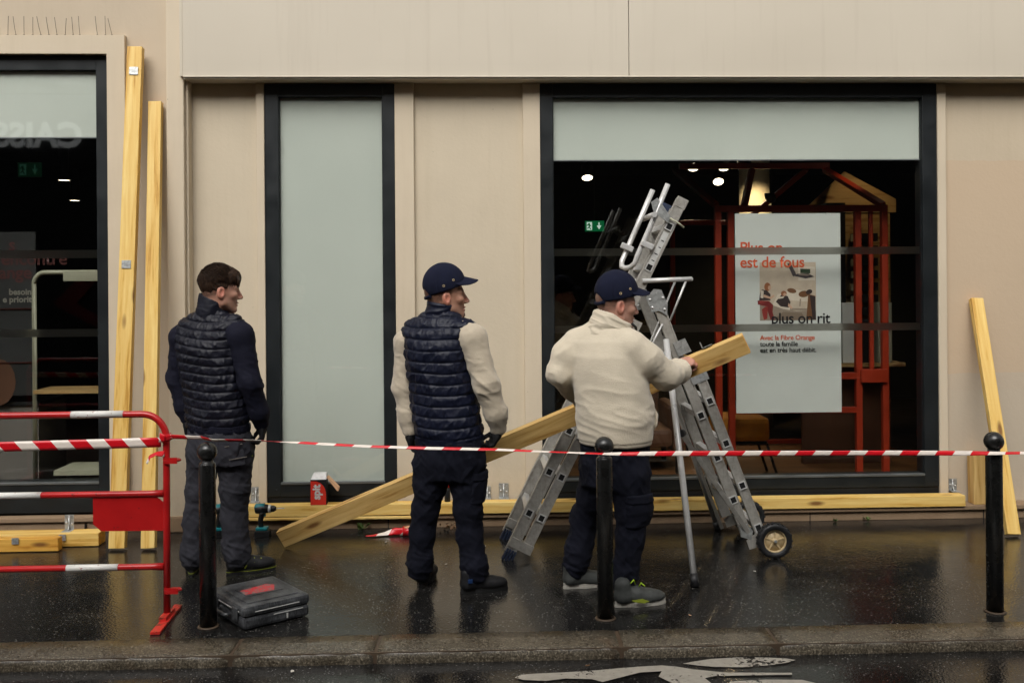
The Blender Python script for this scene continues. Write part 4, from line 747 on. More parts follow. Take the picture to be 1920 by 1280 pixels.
# roll of tape
rt = thing('tape_roll', 'roll of red and white tape with a loose end on the pavement at the wall', 'tape roll', (-0.47, -0.30, 0)); M['redtape'] = plain('red_tape_roll', srgb(206, 26, 36), 0.3, var=0.1)
keep(B().lathe([(.028, .002), (.046, .002), (.046, .052), (.028, .052), (.028, .002)], 26, Matrix.Translation((-0.462, -0.285, 0))).done('roll', 'redtape'), rt); keep(B().lathe([(.0275, .003), (.030, .003), (.030, .0535), (.0275, .0535), (.0275, .003)], 22, Matrix.Translation((-0.462, -0.285, 0))).done('core', 'card'), rt)
keep(ribbon('loose_end', [(-0.50, -0.31, 0.028), (-0.55, -0.30, 0.03), (-0.62, -0.31, 0.016), (-0.70, -0.33, 0.010), (-0.745, -0.35, 0.012)], [.048, .045, .035, .022, .012], [.1, .35, 1.1, 1.35, 1.3], 0.178), rt)
# spray can on the timber between the legs
sc_ = thing('spray_can', 'small clear and red topped can on the ledge timber, seen between the man\'s legs', 'can', (-0.22, -0.08, 0.176)); T = Matrix.Translation((-0.205, -0.08, 0.176)); keep(B().lathe([(.02, 0), (.021, .005), (.021, .085), (.014, .098)], 18, T).done('can_body', 'black'), sc_); keep(B().lathe([(.016, .098), (.016, .125), (.012, .13)], 16, T).done('cap', 'redtape'), sc_)
# weeds, dead leaves, litter
M['leaf'] = plain('weed_leaf', srgb(70, 92, 30), 0.6, var=0.35, vs=40); M['dry'] = plain('dead_leaf', srgb(96, 66, 36), 0.7, var=0.35, vs=40); M['paper'] = plain('paper_scrap', srgb(206, 200, 188), 0.6, var=0.1)
def weed(x, y, label, n=16, r=.06, hh=.05):
    e = thing('weed', label, 'weed', (x, y, 0)); random.seed(int(abs(x) * 100))
    for k in range(n):
        a = random.uniform(0, 6.28); l_ = random.uniform(.4, 1) * r; bx_, by_ = x + random.uniform(-.3, .3) * r, y + random.uniform(-.2, .2) * r; tip = Vector((bx_ + l_ * math.cos(a), by_ + l_ * .6 * math.sin(a), random.uniform(.3, 1) * hh)); mid = Vector((bx_, by_, 0)).lerp(tip, .6) + Vector((0, 0, hh * .25)); s_ = Vector((-math.sin(a), math.cos(a), .2)) * random.uniform(.006, .012)
        keep(B().poly([(bx_, by_, .001), mid - s_, tip, mid + s_]).done('leaf', 'leaf'), e)
weed(-0.80, -0.13, 'small green weed at the foot of the wall beside the slanted plank'); weed(2.52, -0.125, 'left tiny weed at the wall foot under the large window', 8, .03, .025); weed(2.76, -0.12, 'right tiny weed at the wall foot under the large window', 10, .035, .035)
random.seed(11)
def scrap(x, y, s_, m, label, cat, z=0.002):
    pts = [(s_ * random.uniform(.6, 1) * math.cos(k * 1.05), s_ * .6 * random.uniform(.6, 1) * math.sin(k * 1.05), random.uniform(0, s_ * .3)) for k in range(6)]
    o = B().prism(pts, (0, 0, .0015)).done('scrap' if cat == 'litter' else 'dead_leaf', m); o.location = (x, y, z); o.rotation_euler.z = random.uniform(0, 3); tag(o, label, cat); return o
lv = thing('dead_leaf_pile', 'clump of dry brown leaves at the wall foot between the man\'s legs', 'leaves', (-0.15, -0.15, 0))
for k in range(26):
    o = B().prism([(random.uniform(.5, 1) * .018 * math.cos(q * 1.25), random.uniform(.5, 1) * .011 * math.sin(q * 1.25), random.uniform(0, .006)) for q in range(5)], (0, 0, .001)).done('leaf', 'dry'); o.location = (-.16 + random.gauss(0, .05), -.14 + random.gauss(0, .02), .004 + random.random() * .03); o.rotation_euler = (random.uniform(-.8, .8), random.uniform(-.8, .8), random.uniform(0, 6)); keep(o, lv)
for x, y, s_, m, lb, ct in ((-0.19, -1.02, .012, 'paper', 'white paper scrap on the pavement between the first two men', 'litter'), (0.50, -2.52, .014, 'dry', 'brown leaf at the kerb edge in the road', 'leaf'), (1.62, -1.28, .012, 'paper', 'pale scrap right of the stabiliser foot', 'litter'), (1.08, -2.02, .012, 'card', 'orange scrap near the kerb beside the middle bollard', 'litter'), (-0.84, -2.51, .018, 'paper', 'white scrap in the gutter below the tool case', 'litter'), (-1.72, -0.72, .014, 'dry', 'dead leaf on the pavement beside the first man', 'leaf'), (0.05, -0.62, .012, 'paper', 'white scrap behind the man in the vest', 'litter'), (-0.60, -0.48, .014, 'paper', 'white sliver on the pavement in front of the tape roll', 'litter')):
    scrap(x, y, s_, m, lb, ct, -0.05 if y < -2.44 else 0.002)
# ------------------------------------------------------------------ implicit surfaces for the figures
def smin(a, b, k): h = np.clip(.5 + .5 * (b - a) / k, 0, 1); return b * (1 - h) + a * h - k * h * (1 - h)
def smax(a, b, k): return -smin(-a, -b, k)
def cone(Pn, a, b, ra, rb):
    a = np.asarray(a, np.float32); ba = np.asarray(b, np.float32) - a; pa = Pn - a
    h = np.clip((pa @ ba) / max(1e-9, float(ba @ ba)), 0, 1); d = pa - h[..., None] * ba
    return np.sqrt((d * d).sum(-1)) - (ra + (rb - ra) * h)
def chain(Pn, pts, rs, k=0.02):
    d = None
    for i in range(len(pts) - 1):
        e = cone(Pn, pts[i], pts[i + 1], rs[i], rs[i + 1]); d = e if d is None else smin(d, e, k)
    return d
def elli(Pn, c, r):
    q = (Pn - np.asarray(c, np.float32)) / np.asarray(r, np.float32); k0 = np.sqrt((q * q).sum(-1)); q2 = q / np.asarray(r, np.float32); k1 = np.sqrt((q2 * q2).sum(-1)) + 1e-9
    return k0 * (k0 - 1) / k1
def loft(Pn, lv, yaw, ex=2.3):
    """stack of rotated super-ellipses: rows of (z, cx, cy, half width, half depth), lowest first"""
    lv = np.asarray(lv, np.float32); Z = Pn[..., 2]; g = lambda i: np.interp(Z, lv[:, 0], lv[:, i])
    x = Pn[..., 0] - g(1); y = Pn[..., 1] - g(2); c, s = math.cos(yaw), math.sin(yaw)
    u, v = x * c + y * s, -x * s + y * c; a, b = g(3), g(4)
    q = (np.abs(u / a) ** ex + np.abs(v / b) ** ex) ** (1 / ex)
    return np.maximum((q - 1) * np.minimum(a, b), np.maximum(Z - lv[-1, 0], lv[0, 0] - Z) * 0.9)
_rng = np.random.RandomState(3); _lat = _rng.rand(32, 32, 32).astype(np.float32)
def vnoise(p):
    i = np.floor(p).astype(int); f = p - i; f = f * f * (3 - 2 * f); r = 0
    for dx in (0, 1):
        for dy in (0, 1):
            for dz in (0, 1):
                w_ = (f[..., 0] if dx else 1 - f[..., 0]) * (f[..., 1] if dy else 1 - f[..., 1]) * (f[..., 2] if dz else 1 - f[..., 2])
                r = r + w_ * _lat[(i[..., 0] + dx) % 32, (i[..., 1] + dy) % 32, (i[..., 2] + dz) % 32]
    return r
def nets(fn, lo, hi, vox):
    """naive surface nets over a grid -> verts, quads"""
    lo, hi = np.asarray(lo, np.float32), np.asarray(hi, np.float32); n = np.ceil((hi - lo) / vox).astype(int) + 1
    gx, gy, gz = [lo[i] + vox * np.arange(n[i], dtype=np.float32) for i in range(3)]
    F = np.empty(tuple(n), np.float32)
    for i0 in range(0, n[0], 24):
        F[i0:i0 + 24] = fn(np.stack(np.meshgrid(gx[i0:i0 + 24], gy, gz, indexing='ij'), -1))
    sgn = F < 0; cs = [F[dx:n[0] - 1 + dx, dy:n[1] - 1 + dy, dz:n[2] - 1 + dz] for dx in (0, 1) for dy in (0, 1) for dz in (0, 1)]
    ins = sum((c < 0).astype(np.int8) for c in cs); act = (ins > 0) & (ins < 8); idx = -np.ones(act.shape, np.int64); cells = np.argwhere(act); idx[act] = np.arange(len(cells))
    vals = np.stack([c[act] for c in cs], 1); off = np.array([(a, b, c) for a in (0, 1) for b in (0, 1) for c in (0, 1)], np.float32)
    acc = np.zeros((len(cells), 3), np.float32); cnt = np.zeros(len(cells), np.float32)
    for a in range(8):
        for b in range(a + 1, 8):
            if abs(off[a] - off[b]).sum() != 1: continue
            va, vb = vals[:, a], vals[:, b]; m = (va < 0) != (vb < 0); t_ = np.where(m, va / np.where(m, va - vb, 1), 0)
            acc += m[:, None] * (off[a] + t_[:, None] * (off[b] - off[a])); cnt += m
    V = lo + (cells + acc / cnt[:, None]) * vox; Q = []
    for ax in range(3):
        sl = [slice(None)] * 3; s0, s1 = sl[:], sl[:]; s0[ax] = slice(0, n[ax] - 1); s1[ax] = slice(1, n[ax])
        A, D = sgn[tuple(s0)], sgn[tuple(s1)]; o1, o2 = [(1, 2), (2, 0), (0, 1)][ax]
        e = np.argwhere(A != D); e = e[(e[:, o1] > 0) & (e[:, o2] > 0) & (e[:, o1] < n[o1] - 1) & (e[:, o2] < n[o2] - 1)]
        fl = A[tuple(e.T)]; c = []
        for d1, d2 in ((1, 1), (0, 1), (0, 0), (1, 0)):
            q = e.copy(); q[:, o1] -= d1; q[:, o2] -= d2; c.append(idx[tuple(q.T)])
        c = np.stack(c, 1); c[~fl] = c[~fl][:, ::-1]; Q.append(c)
    return V, np.concatenate(Q)
def vnormals(V, Q):
    n = np.zeros_like(V); fnm = np.cross(V[Q[:, 2]] - V[Q[:, 0]], V[Q[:, 3]] - V[Q[:, 1]])
    for k in range(4): np.add.at(n, Q[:, k], fnm)
    return n / (np.linalg.norm(n, axis=1, keepdims=True) + 1e-12)
def mesh_vq(name, V, Q, mat, parent=None, col=None):
    me = bpy.data.meshes.new(name); me.vertices.add(len(V)); me.vertices.foreach_set('co', np.asarray(V, np.float32).ravel())
    me.loops.add(Q.size); me.loops.foreach_set('vertex_index', Q.ravel().astype(np.int32)); me.polygons.add(len(Q)); me.polygons.foreach_set('loop_start', np.arange(0, Q.size, 4, dtype=np.int32)); me.polygons.foreach_set('loop_total', np.full(len(Q), 4, np.int32))
    me.update(); me.validate()
    if col is not None:
        ca = me.color_attributes.new('Col', 'FLOAT_COLOR', 'POINT'); ca.data.foreach_set('color', np.concatenate([col, np.ones((len(col), 1))], 1).astype(np.float32).ravel())
    return link(name, me, mat, parent, smooth=True)
def sdf(name, fn, lo, hi, vox, mat, parent=None, disp=None, col=None, mtx=None):
    V, Q = nets(fn, lo, hi, vox)
    if disp is not None: V = V + vnormals(V, Q) * disp(V)[:, None]
    cc = col(V) if col is not None else None
    if mtx is not None: V = V @ np.array(mtx.to_3x3()).T + np.array(mtx.translation)
    return mesh_vq(name, V, Q, mat, None, cc) if parent is None else keep(mesh_vq(name, V, Q, mat, None, cc), parent)
def ridge(x): return 1 - np.abs(2 * x - 1)
def folds(V, amp, fx, fz, seed=0.0, tilt=0.0):
    """soft creases: ridged noise, stretched sideways (fz > fx) so that folds run across a limb"""
    p = np.stack([V[:, 0] * fx + seed, V[:, 1] * fx + seed * 2, (V[:, 2] + tilt * V[:, 0]) * fz], 1)
    n1 = ridge(vnoise(p + 1.3 * vnoise(p * .5)[:, None])); n2 = ridge(vnoise(p * 2.1 + 7))
    return amp * ((n1 ** 2.2) * 1.0 + 0.4 * n2 ** 2 - 0.45)

# ------------------------------------------------------------------ cloth, skin, hair
def cloth(name, col, rough, fs, bump, sheen=0.0, var=0.1, weave=True):
    t = NT(name); v = t.coord(); n = t.noise(v, fs, 3, 0.7); b_ = t.noise(v, 9, 4, 0.6)
    c = t.mix(t.mapr(b_, 0.3, 0.7, 0, 1), tuple(x * (1 - var) for x in col[:3]), tuple(x * (1 + var) for x in col[:3])); t.set(Base_Color=c, Roughness=rough, Sheen_Weight=sheen, Sheen_Roughness=0.5, Specular_IOR_Level=0.22 if rough > .6 else 0.3)
    t.bump(t.math('ADD', n, t.math('MULTIPLY', t.noise(t.coord((1, 1, 2.2)), 22, 4, .6), 0.9)), bump, 0.006); return t.m
M['nylon1'] = cloth('quilted_nylon_navy', srgb(17, 18, 30), 0.5, 90, 0.22); M['nylon2'] = cloth('quilted_nylon_blue', srgb(14, 19, 38), 0.48, 90, 0.22)
M['knit1'] = cloth('navy_softshell', srgb(17, 18, 33), 0.85, 260, 0.15); M['fleece'] = cloth('cream_fleece', srgb(210, 198, 176), 0.95, 180, 0.35, 0.35, 0.05); M['fleece2'] = cloth('beige_fleece_sleeve', srgb(190, 177, 156), 0.95, 180, 0.35, 0.35, 0.05)
M['denim'] = cloth('grey_work_trousers', srgb(50, 50, 56), 0.9, 240, 0.15, 0, 0.12); M['navy'] = cloth('navy_work_trousers', srgb(13, 15, 27), 0.9, 240, 0.15, 0, 0.15); M['capc'] = cloth('navy_cap_cloth', srgb(18, 22, 42), 0.9, 280, 0.15)
M['glove'] = cloth('black_work_glove', srgb(20, 20, 22), 0.7, 200, 0.3); M['shoe_k'] = cloth('black_shoe', srgb(24, 24, 26), 0.55, 160, 0.3); M['shoe_g'] = cloth('grey_shoe', srgb(64, 66, 64), 0.6, 160, 0.3)
M['sole_w'] = plain('pale_rubber_sole', srgb(176, 172, 162), 0.6, var=0.15, dirt=0.4); M['sole_k'] = plain('black_rubber_sole', srgb(20, 20, 20), 0.6); M['neon'] = plain('neon_green_lace', srgb(168, 206, 40), 0.6); M['olive'] = plain('olive_trim', srgb(120, 130, 30), 0.6); M['orn'] = plain('orange_lace', srgb(216, 92, 30), 0.6); M['blu'] = plain('blue_heel', srgb(20, 52, 98), 0.6)
t = NT('skin'); v = t.coord(); t.set(Base_Color=t.mix(t.mapr(t.noise(v, 60, 4), .35, .65, 0, .35), t.attr(), (0.42, 0.19, 0.12)), Roughness=0.5, Subsurface_Weight=0.12, Subsurface_Radius=(0.012, 0.005, 0.003)); t.p.inputs['Subsurface Scale'].default_value = 0.5; t.bump(t.noise(v, 220), 0.1, 0.002); M['skin'] = t.m
t = NT('brown_hair'); v = t.coord(); n = t.noise(t.coord((1, 1, .35)), 160, 3, .7); t.set(Base_Color=t.mix(t.mapr(n, .35, .7, 0, 1), srgb(18, 12, 8), srgb(70, 48, 32)), Roughness=0.62, Specular_IOR_Level=0.2); t.bump(n, 0.6, 0.006); M['hair'] = t.m

def head_fn(p):
    y = np.abs(p[..., 1]); q = np.stack([p[..., 0], y, p[..., 2]], -1)
    d = elli(q, (-.012, 0, .035), (.100, .079, .098))
    d = smin(d, elli(q, (.032, 0, -.035), (.062, .058, .088)), .03)
    d = smin(d, chain(q, [(.0, .054, -.03), (.012, .052, -.068), (.066, .014, -.106)], [.02, .019, .019], .02), .022)
    d = smin(d, elli(q, (.076, 0, -.105), (.02, .022, .018)), .015)
    d = smin(d, cone(q, (.080, .012, .020), (.068, .046, .018), .013, .012), .018)
    d = smin(d, elli(q, (.066, .043, -.022), (.022, .02, .018)), .02)                    # cheekbone
    d = smax(d, -(elli(q, (.098, .033, -.002), (.017, .017, .012))), .012)
    d = smin(d, elli(q, (.0745, .032, -.002), (.0135, .0135, .0115)), .003)              # eyeball and lids
    d = smin(d, cone(q, (.089, 0, .012), (.114, 0, -.034), .0085, .0115), .012)          # nose
    d = smin(d, elli(q, (.101, .012, -.040), (.013, .009, .008)), .006)
    d = smin(d, elli(q, (.090, 0, -.066), (.0125, .024, .0062)), .006); d = smin(d, elli(q, (.087, 0, -.080), (.0125, .021, .0068)), .006)
    d = smax(d, -(elli(q, (.100, 0, -.0725), (.012, .026, .0016))), .003)
    er = elli(q - np.array((0, 0, 0), np.float32), (-.008, .080, -.012), (.022, .011, .034)); er = smax(er, -elli(q, (-.003, .090, -.010), (.011, .009, .020)), .006)
    er = smin(er, elli(q, (-.002, .076, -.04), (.010, .007, .011)), .006)
    d = smin(d, er, .006)
    return smin(d, chain(q, [(-.028, 0, -.04), (-.04, 0, -.12), (-.052, 0, -.20)], [.06, .057, .066], .02), .025)
def head_col(kind):
    skin = np.array({1: (.50, .27, .19), 2: (.44, .235, .155), 3: (.52, .285, .21)}[kind]); hairc = np.array((.030, .020, .014))
    def f(V):
        x, y, z = V[:, 0], np.abs(V[:, 1]), V[:, 2]; c = np.tile(skin, (len(V), 1)); nz = vnoise(V * 60)
        def blend(m, col, a): c[:] = c * (1 - (m * a)[:, None]) + np.array(col) * (m * a)[:, None]
        ear = np.exp(-(((x + .006) / .03) ** 2 + ((y - .085) / .012) ** 2 + ((z + .015) / .04) ** 2)); blend(np.clip(ear, 0, 1), (.60, .19, .13), .75)
        blend(np.exp(-(((x - .108) / .02) ** 2 + (y / .02) ** 2 + ((z + .03) / .02) ** 2)), (.56, .22, .16), .6)
        jaw = np.clip((-.035 - z) / .03, 0, 1) * np.clip((x + .01) / .02, 0, 1) * np.clip((z + .125) / .01, 0, 1); blend(jaw, (.20, .13, .10), {1: .3, 2: .32, 3: .2}[kind])
        blend((np.abs(z + .073) < .010) * (y < .022) * (x > .085), (.42, .16, .13), .8)
        if kind in (1, 2): blend(np.exp(-(((z + .058) / .005) ** 2)) * (y < .025) * (x > .085), hairc, .6)
        if kind in (2, 3): blend(np.clip((x - .058) / .01, 0, 1) * np.clip((-.094 - z) / .008, 0, 1) * (y < .026), hairc, .95 if kind == 2 else .5)
        blend(np.exp(-(((z - .021) / .0055) ** 2)) * (y > .012) * (y < .052) * (x > .055), hairc, 1.0)        # brows
        blend(np.exp(-((z + .003) / .0045) ** 2) * np.exp(-((y - .036) / .016) ** 2) * (x > .06), (.035, .022, .018), .95)      # eyes
        # cropped hair on the sides and nape
        side = np.clip((.030 - x) / .012, 0, 1) * np.clip((z + .010 + .030 * (x < -.03) + .02 * np.clip(-x * 12, 0, 1)) / .03, 0, 1) * (ear < .25)
        blend(np.clip(side * (.75 + .5 * nz), 0, 1), hairc, {1: .92, 2: .85, 3: .72}[kind])
        return c
    return f
def head_mtx(o, yaw, pitch=0.0, roll=0.0, sc=1.0):
    return Matrix.Translation(o) @ Matrix.Rotation(yaw, 4, 'Z') @ Matrix.Rotation(pitch, 4, 'Y') @ Matrix.Rotation(roll, 4, 'X') @ Matrix.Scale(sc, 4)
def cap(par, hm):
    def dome(p):
        q = elli(p, (-.003, 0, .060), (.115, .098, .118)); rim = (.030 + .24 * p[..., 0]) - p[..., 2]
        d = smax(q, rim, .006); op_ = np.sqrt(((p[..., 1]) / .045) ** 2 + ((p[..., 2] - .005) / .045) ** 2) - 1          # strap opening at the back
        return smax(d, -np.maximum(np.maximum(op_ * .04, p[..., 0] + .09), -(q + .011)), .004)
    crown = sdf('cap', dome, (-.15, -.115, -.06), (.13, .115, .20), .0045, 'capc', par, mtx=hm, disp=lambda V: -.0022 * np.exp(-((np.mod(np.arctan2(V[:, 1], V[:, 0] + .003) + .52, 1.047) - .5235) / .035) ** 2) + .0012 * vnoise(V * 40))
    def brim(p):
        x, y, z = p[..., 0], p[..., 1], p[..., 2]; zc = .098 - 6.5 * y * y - .30 * (x - .09); d = np.abs(z - zc) - .0035
        out = np.sqrt(((x - .05) / .130) ** 2 + (y / .090) ** 2) - 1; inn = .93 - np.sqrt(((x + .003) / .112) ** 2 + (y / .095) ** 2)
        return np.maximum(d, np.maximum(out * .08, inn * .1))
    sdf('cap_brim', brim, (.03, -.1, .0), (.2, .1, .12), .0028, 'capc', par, mtx=hm)
    for a, zz in ((-1.25, .082), (-1.72, .056), (1.25, .082), (1.72, .056)):
        rz = math.sqrt(max(0, 1 - ((zz - .060) / .118) ** 2)); p0 = Vector((-.003 + .115 * rz * math.cos(a), .098 * rz * math.sin(a), zz)); nn = Vector((p0.x + .003, p0.y * 1.4, zz - .060)).normalized()
        keep(B().lathe([(.0035, .0), (.0062, .0), (.0066, .0025), (.0042, .003), (.0035, .0)], 12, hm @ axes(p0, nn.orthogonal(), nn)).done('eyelet', 'tan'), par)
    keep(B().tube([hm @ Vector(q_) for q_ in ((-.088, -.055, .008), (-.102, -.028, .0), (-.106, 0, -.003), (-.102, .028, .0), (-.088, .055, .008))], .010, 8).done('cap_strap', 'capc'), par)

def hand_fn(curl, thumb=0.5, spread=0.0):
    """wrist at the origin, fingers along +X, palm facing -Z, thumb towards +Y; curl bends the fingers to -Z"""
    fs = []
    for i, (yy, L) in enumerate(((.031, .072), (.0105, .080), (-.0105, .076), (-.030, .060))):
        p = np.array((.088 - .004 * abs(i - 1.2), yy, -.002)); pts = [p - np.array((.02, 0, 0)), p]; a = 0.0
        for k, fr_ in enumerate((.46, .30, .24)):
            a += (curl if not isinstance(curl, (list, tuple)) else curl[i]) * (1.0, 1.15, .8)[k]; p = p + L * fr_ * np.array((math.cos(a), spread * (1.5 - i) * .15, -math.sin(a))); pts.append(p)
        fs.append((pts, [.011, .0105, .0098, .009, .008]))
    th = [(.018, .024, -.006), (.045, .046, -.014), (.068, .052 - .01 * thumb, -.026 - .015 * thumb), (.086, .044 - .018 * thumb, -.036 - .02 * thumb)]
    def f(p):
        d = elli(p, (.048, .0, .0), (.058, .046, .019)); d = smin(d, cone(p, (-.05, 0, 0), (.03, 0, 0), .029, .03), .02)
        for pts, rs in fs: d = smin(d, chain(p, pts, rs, .006), .006)
        return smin(d, chain(p, th, [.014, .0125, .0115, .0095], .006), .008)
    return f
def flip(m): return m @ Matrix.Diagonal((1, -1, 1, 1))
def glove(par, m, curl, name='glove', mat='glove'):
    V, Q = nets(hand_fn(curl), (-.07, -.065, -.14), (.19, .075, .05), .0042)
    det = m.to_3x3().determinant(); V = V @ np.array(m.to_3x3()).T + np.array(m.translation)
    if det < 0: Q = Q[:, ::-1]
    return keep(mesh_vq(name, V, np.ascontiguousarray(Q), mat), par)
def shoe(par, heel, ang, upper, sole, lace, L=0.295, trim=None, hi=.115, z0=0.0):
    m = Matrix.Translation((heel[0], heel[1], z0)) @ Matrix.Rotation(ang, 4, 'Z'); s_ = L / .295
    def up(p):
        p = p / s_; d = smin(elli(p, (.205, -.004, .040), (.090, .049, .040)), chain(p, [(.045, 0, .055), (.13, 0, .058), (.19, 0, .045)], [.041, .043, .038], .02), .025)
        d = smin(d, cone(p, (.05, 0, .06), (.048, 0, hi), .042, .043), .02); return smax(d, .026 - p[..., 2], .004) * s_
    u = sdf('shoe', up, (-.02, -.07, .01), (.32, .07, .15), .0055, upper, par, mtx=m, disp=lambda V: .0015 * ridge(vnoise(V * 45)))
    out = []
    for k in range(28):
        a = 2 * math.pi * k / 28; x = .150 + .150 * math.cos(a); wd = .047 + .008 * math.cos(a - .4) - .012 * (x < .1); out.append((s_ * x, s_ * wd * math.copysign(abs(math.sin(a)) ** .75, math.sin(a)), 0))
    b = B(); b.prism([(x, y, .001) for x, y, _ in out], (0, 0, .012)); b.prism([(x * .985 + .002, y * .97, .0135) for x, y, _ in out], (0, 0, .018)); so = b.done('sole', [M[sole]]); so.data.transform(m); keep(so, par)
    if trim:
        b = B(); b.prism([(x * 1.004, y * 1.02, .0128) for x, y, _ in out], (0, 0, .004)); q = b.done('sole_trim', [M[trim]]); q.data.transform(m); keep(q, par)
    for k in range(4):
        x = (.115 + .024 * k) * s_; zt = (.098 - .008 * k) * s_; q = B().tube([m @ Vector(v_) for v_ in ((x, -.036 * s_, zt - .026), (x + .006, -.018 * s_, zt - .002), (x, 0, zt + .003), (x + .006, .018 * s_, zt - .002), (x, .036 * s_, zt - .026))], .0032, 6).done('lace', lace); keep(q, par)
    return m

def person(label, x, y): return thing('person', label, 'person', (x, y, 0))
def body_core(par, hm, kind, parts, hands=()):
    """one mesh: head and neck, a slim body under the clothes, and any bare hands"""
    hV, hQ = nets(head_fn, (-.14, -.11, -.22), (.15, .11, .16), .0042); hc = head_col(kind)(hV); hV = hV @ np.array(hm.to_3x3()).T + np.array(hm.translation)
    def core(p):
        d = None
        for pts, rs in parts:
            e = chain(p, pts, rs, .03); d = e if d is None else smin(d, e, .04)
        return d
    allp = np.array([q for pts, _ in parts for q in pts]); V, Q = nets(core, allp.min(0) - .2, allp.max(0) + .2, .022)
    VV, QQ, CC = [hV, V], [hQ, Q + len(hV)], [hc, np.tile((.48, .26, .19), (len(V), 1))]; n = len(hV) + len(V)
    for m, curl in hands:
        v_, q_ = nets(hand_fn(curl, .9), (-.07, -.065, -.14), (.19, .075, .05), .0042); v2 = v_ @ np.array(m.to_3x3()).T + np.array(m.translation)
        if m.to_3x3().determinant() < 0: q_ = q_[:, ::-1]
        cc = np.tile((.54, .27, .20), (len(v_), 1)); cc[v_[:, 0] > .10] = (.58, .25, .18); VV.append(v2); QQ.append(q_ + n); CC.append(cc); n += len(v_)
    keep(mesh_vq('body', np.concatenate(VV), np.ascontiguousarray(np.concatenate(QQ)), 'skin', None, np.concatenate(CC)), par)
def quilt(pitch, z0, amp, slope=0.0, bow=0.0, cx=0.0):
    def f(V):
        u = (V[:, 2] - z0 + slope * (V[:, 0] - cx) + bow * (V[:, 0] - cx) ** 2 + .014 * (vnoise(V * 6) - .5)) / pitch; s_ = np.abs(np.sin(math.pi * u)); g = np.exp(-((np.abs(u - np.round(u)) * pitch) / .0045) ** 2); return amp * (.25 * s_ - 1.25 * g) + (folds(V, .0065, 30, 13, 3.0, .6) + folds(V, .0065, 20, 16, 9.0, -1.2)) * (.35 + .65 * s_) + folds(V, .010, 6, 8, 1.0)
    return f
def trousers(par, mat, hips, legs, yaw, lo, hi, seed, vox=.0075):
    def f(p):
        d = loft(p, hips, yaw, 2.4)
        L_ = [chain(p, pts, rs, .03) for pts, rs in legs]; return smin(d, np.minimum(L_[0], L_[1]), .035)
    def dp(V):
        z = V[:, 2]; low = np.clip((.30 - z) / .2, 0, 1); knee = np.exp(-((z - .47) / .10) ** 2); up = np.clip((z - .55) / .15, 0, 1)
        return folds(V, .010, 12, 30, seed, .35) * (.12 + 1.0 * low + .4 * knee) + folds(V, .012, 12, 14, seed + 5, 1.1) * (.45 + .5 * up) + folds(V, .010, 13, 15, seed + 8, -1.2) * .55 + .006 * (vnoise(V * 5) - .5)
    return sdf('trousers', f, lo, hi, vox, mat, par, disp=dp)
def pocket(par, mat, legs, cen, half, ang, off=.012, name='cargo_pocket'):
    c, s_ = math.cos(ang), math.sin(ang)
    def f(p):
        d = np.minimum(*[chain(p, pts, rs, .03) for pts, rs in legs]); x, y, z = p[..., 0] - cen[0], p[..., 1] - cen[1], p[..., 2] - cen[2]
        u, v = x * c + y * s_, -x * s_ + y * c; bx_ = np.maximum(np.maximum(np.abs(u) - half[0], np.abs(v) - half[1]), np.abs(z) - half[2]); return smax(d - off, bx_, .006)
    R_ = max(half) + .03; return sdf(name, f, np.array(cen) - R_, np.array(cen) + R_, .006, mat, par, disp=lambda V: folds(V, .006, 14, 18, 3.))
# ------------------------------------------------------------------ man in quilted navy jacket and grey trousers (left)
p1_ = person('bareheaded man in navy quilted jacket and grey work trousers looking right', -1.54, -1.12)
yw = R(-22)
hm1 = head_mtx((-1.505, -1.105, 1.668), R(22), R(3), R(0), 1.06)
body_core(p1_, hm1, 1, [([(-1.54, -1.1, 1.5), (-1.55, -1.12, 1.2), (-1.515, -1.12, .9)], [.06, .10, .1]), ([(-1.43, -1.12, .8), (-1.427, -1.115, .5), (-1.42, -1.1, .1)], [.05, .045, .03]), ([(-1.61, -1.11, .8), (-1.645, -1.09, .48), (-1.675, -1.11, .1)], [.05, .042, .03])])
def jk(p):
    d = loft(p, [(.868, -1.517, -1.12, .190, .128), (.93, -1.52, -1.12, .198, .135), (1.05, -1.535, -1.12, .195, .133), (1.2, -1.555, -1.12, .196, .132), (1.33, -1.57, -1.12, .205, .130), (1.42, -1.572, -1.115, .200, .115), (1.48, -1.567, -1.11, .165, .095), (1.525, -1.558, -1.10, .115, .080), (1.55, -1.55, -1.098, .07, .065)], yw)
    d = smin(d, chain(p, [(-1.70, -1.06, 1.445), (-1.56, -1.10, 1.49), (-1.415, -1.17, 1.46)], [.055, .06, .06], .03), .05)
    return d
sdf('quilted_jacket', jk, (-1.86, -1.36, .84), (-1.26, -.88, 1.62), .005, 'nylon1', p1_, disp=quilt(.0505, .93, .0040, .05, -.5, -1.55))
def col1(p):
    d = chain(p, [(-1.562, -1.105, 1.525), (-1.545, -1.105, 1.635)], [.090, .083], .02); d = smax(d, -(chain(p, [(-1.562, -1.1, 1.50), (-1.540, -1.1, 1.70)], [.076, .072], .02)), .006); return np.maximum(d, (p[..., 2] + .46 * (p[..., 0] + 1.55)) - 1.622)
sdf('jacket_collar', col1, (-1.70, -1.24, 1.46), (-1.41, -.96, 1.70), .0055, 'nylon1', p1_, disp=lambda V: folds(V, .004, 12, 30, 2.))
sdf('hem_band', lambda p: loft(p, [(.835, -1.515, -1.12, .187, .126), (.85, -1.515, -1.12, .192, .131), (.885, -1.517, -1.12, .194, .133)], yw), (-1.75, -1.32, .81), (-1.28, -.92, .92), .0065, 'knit1', p1_, disp=lambda V: .0015 * np.sin(V[:, 0] * 500))
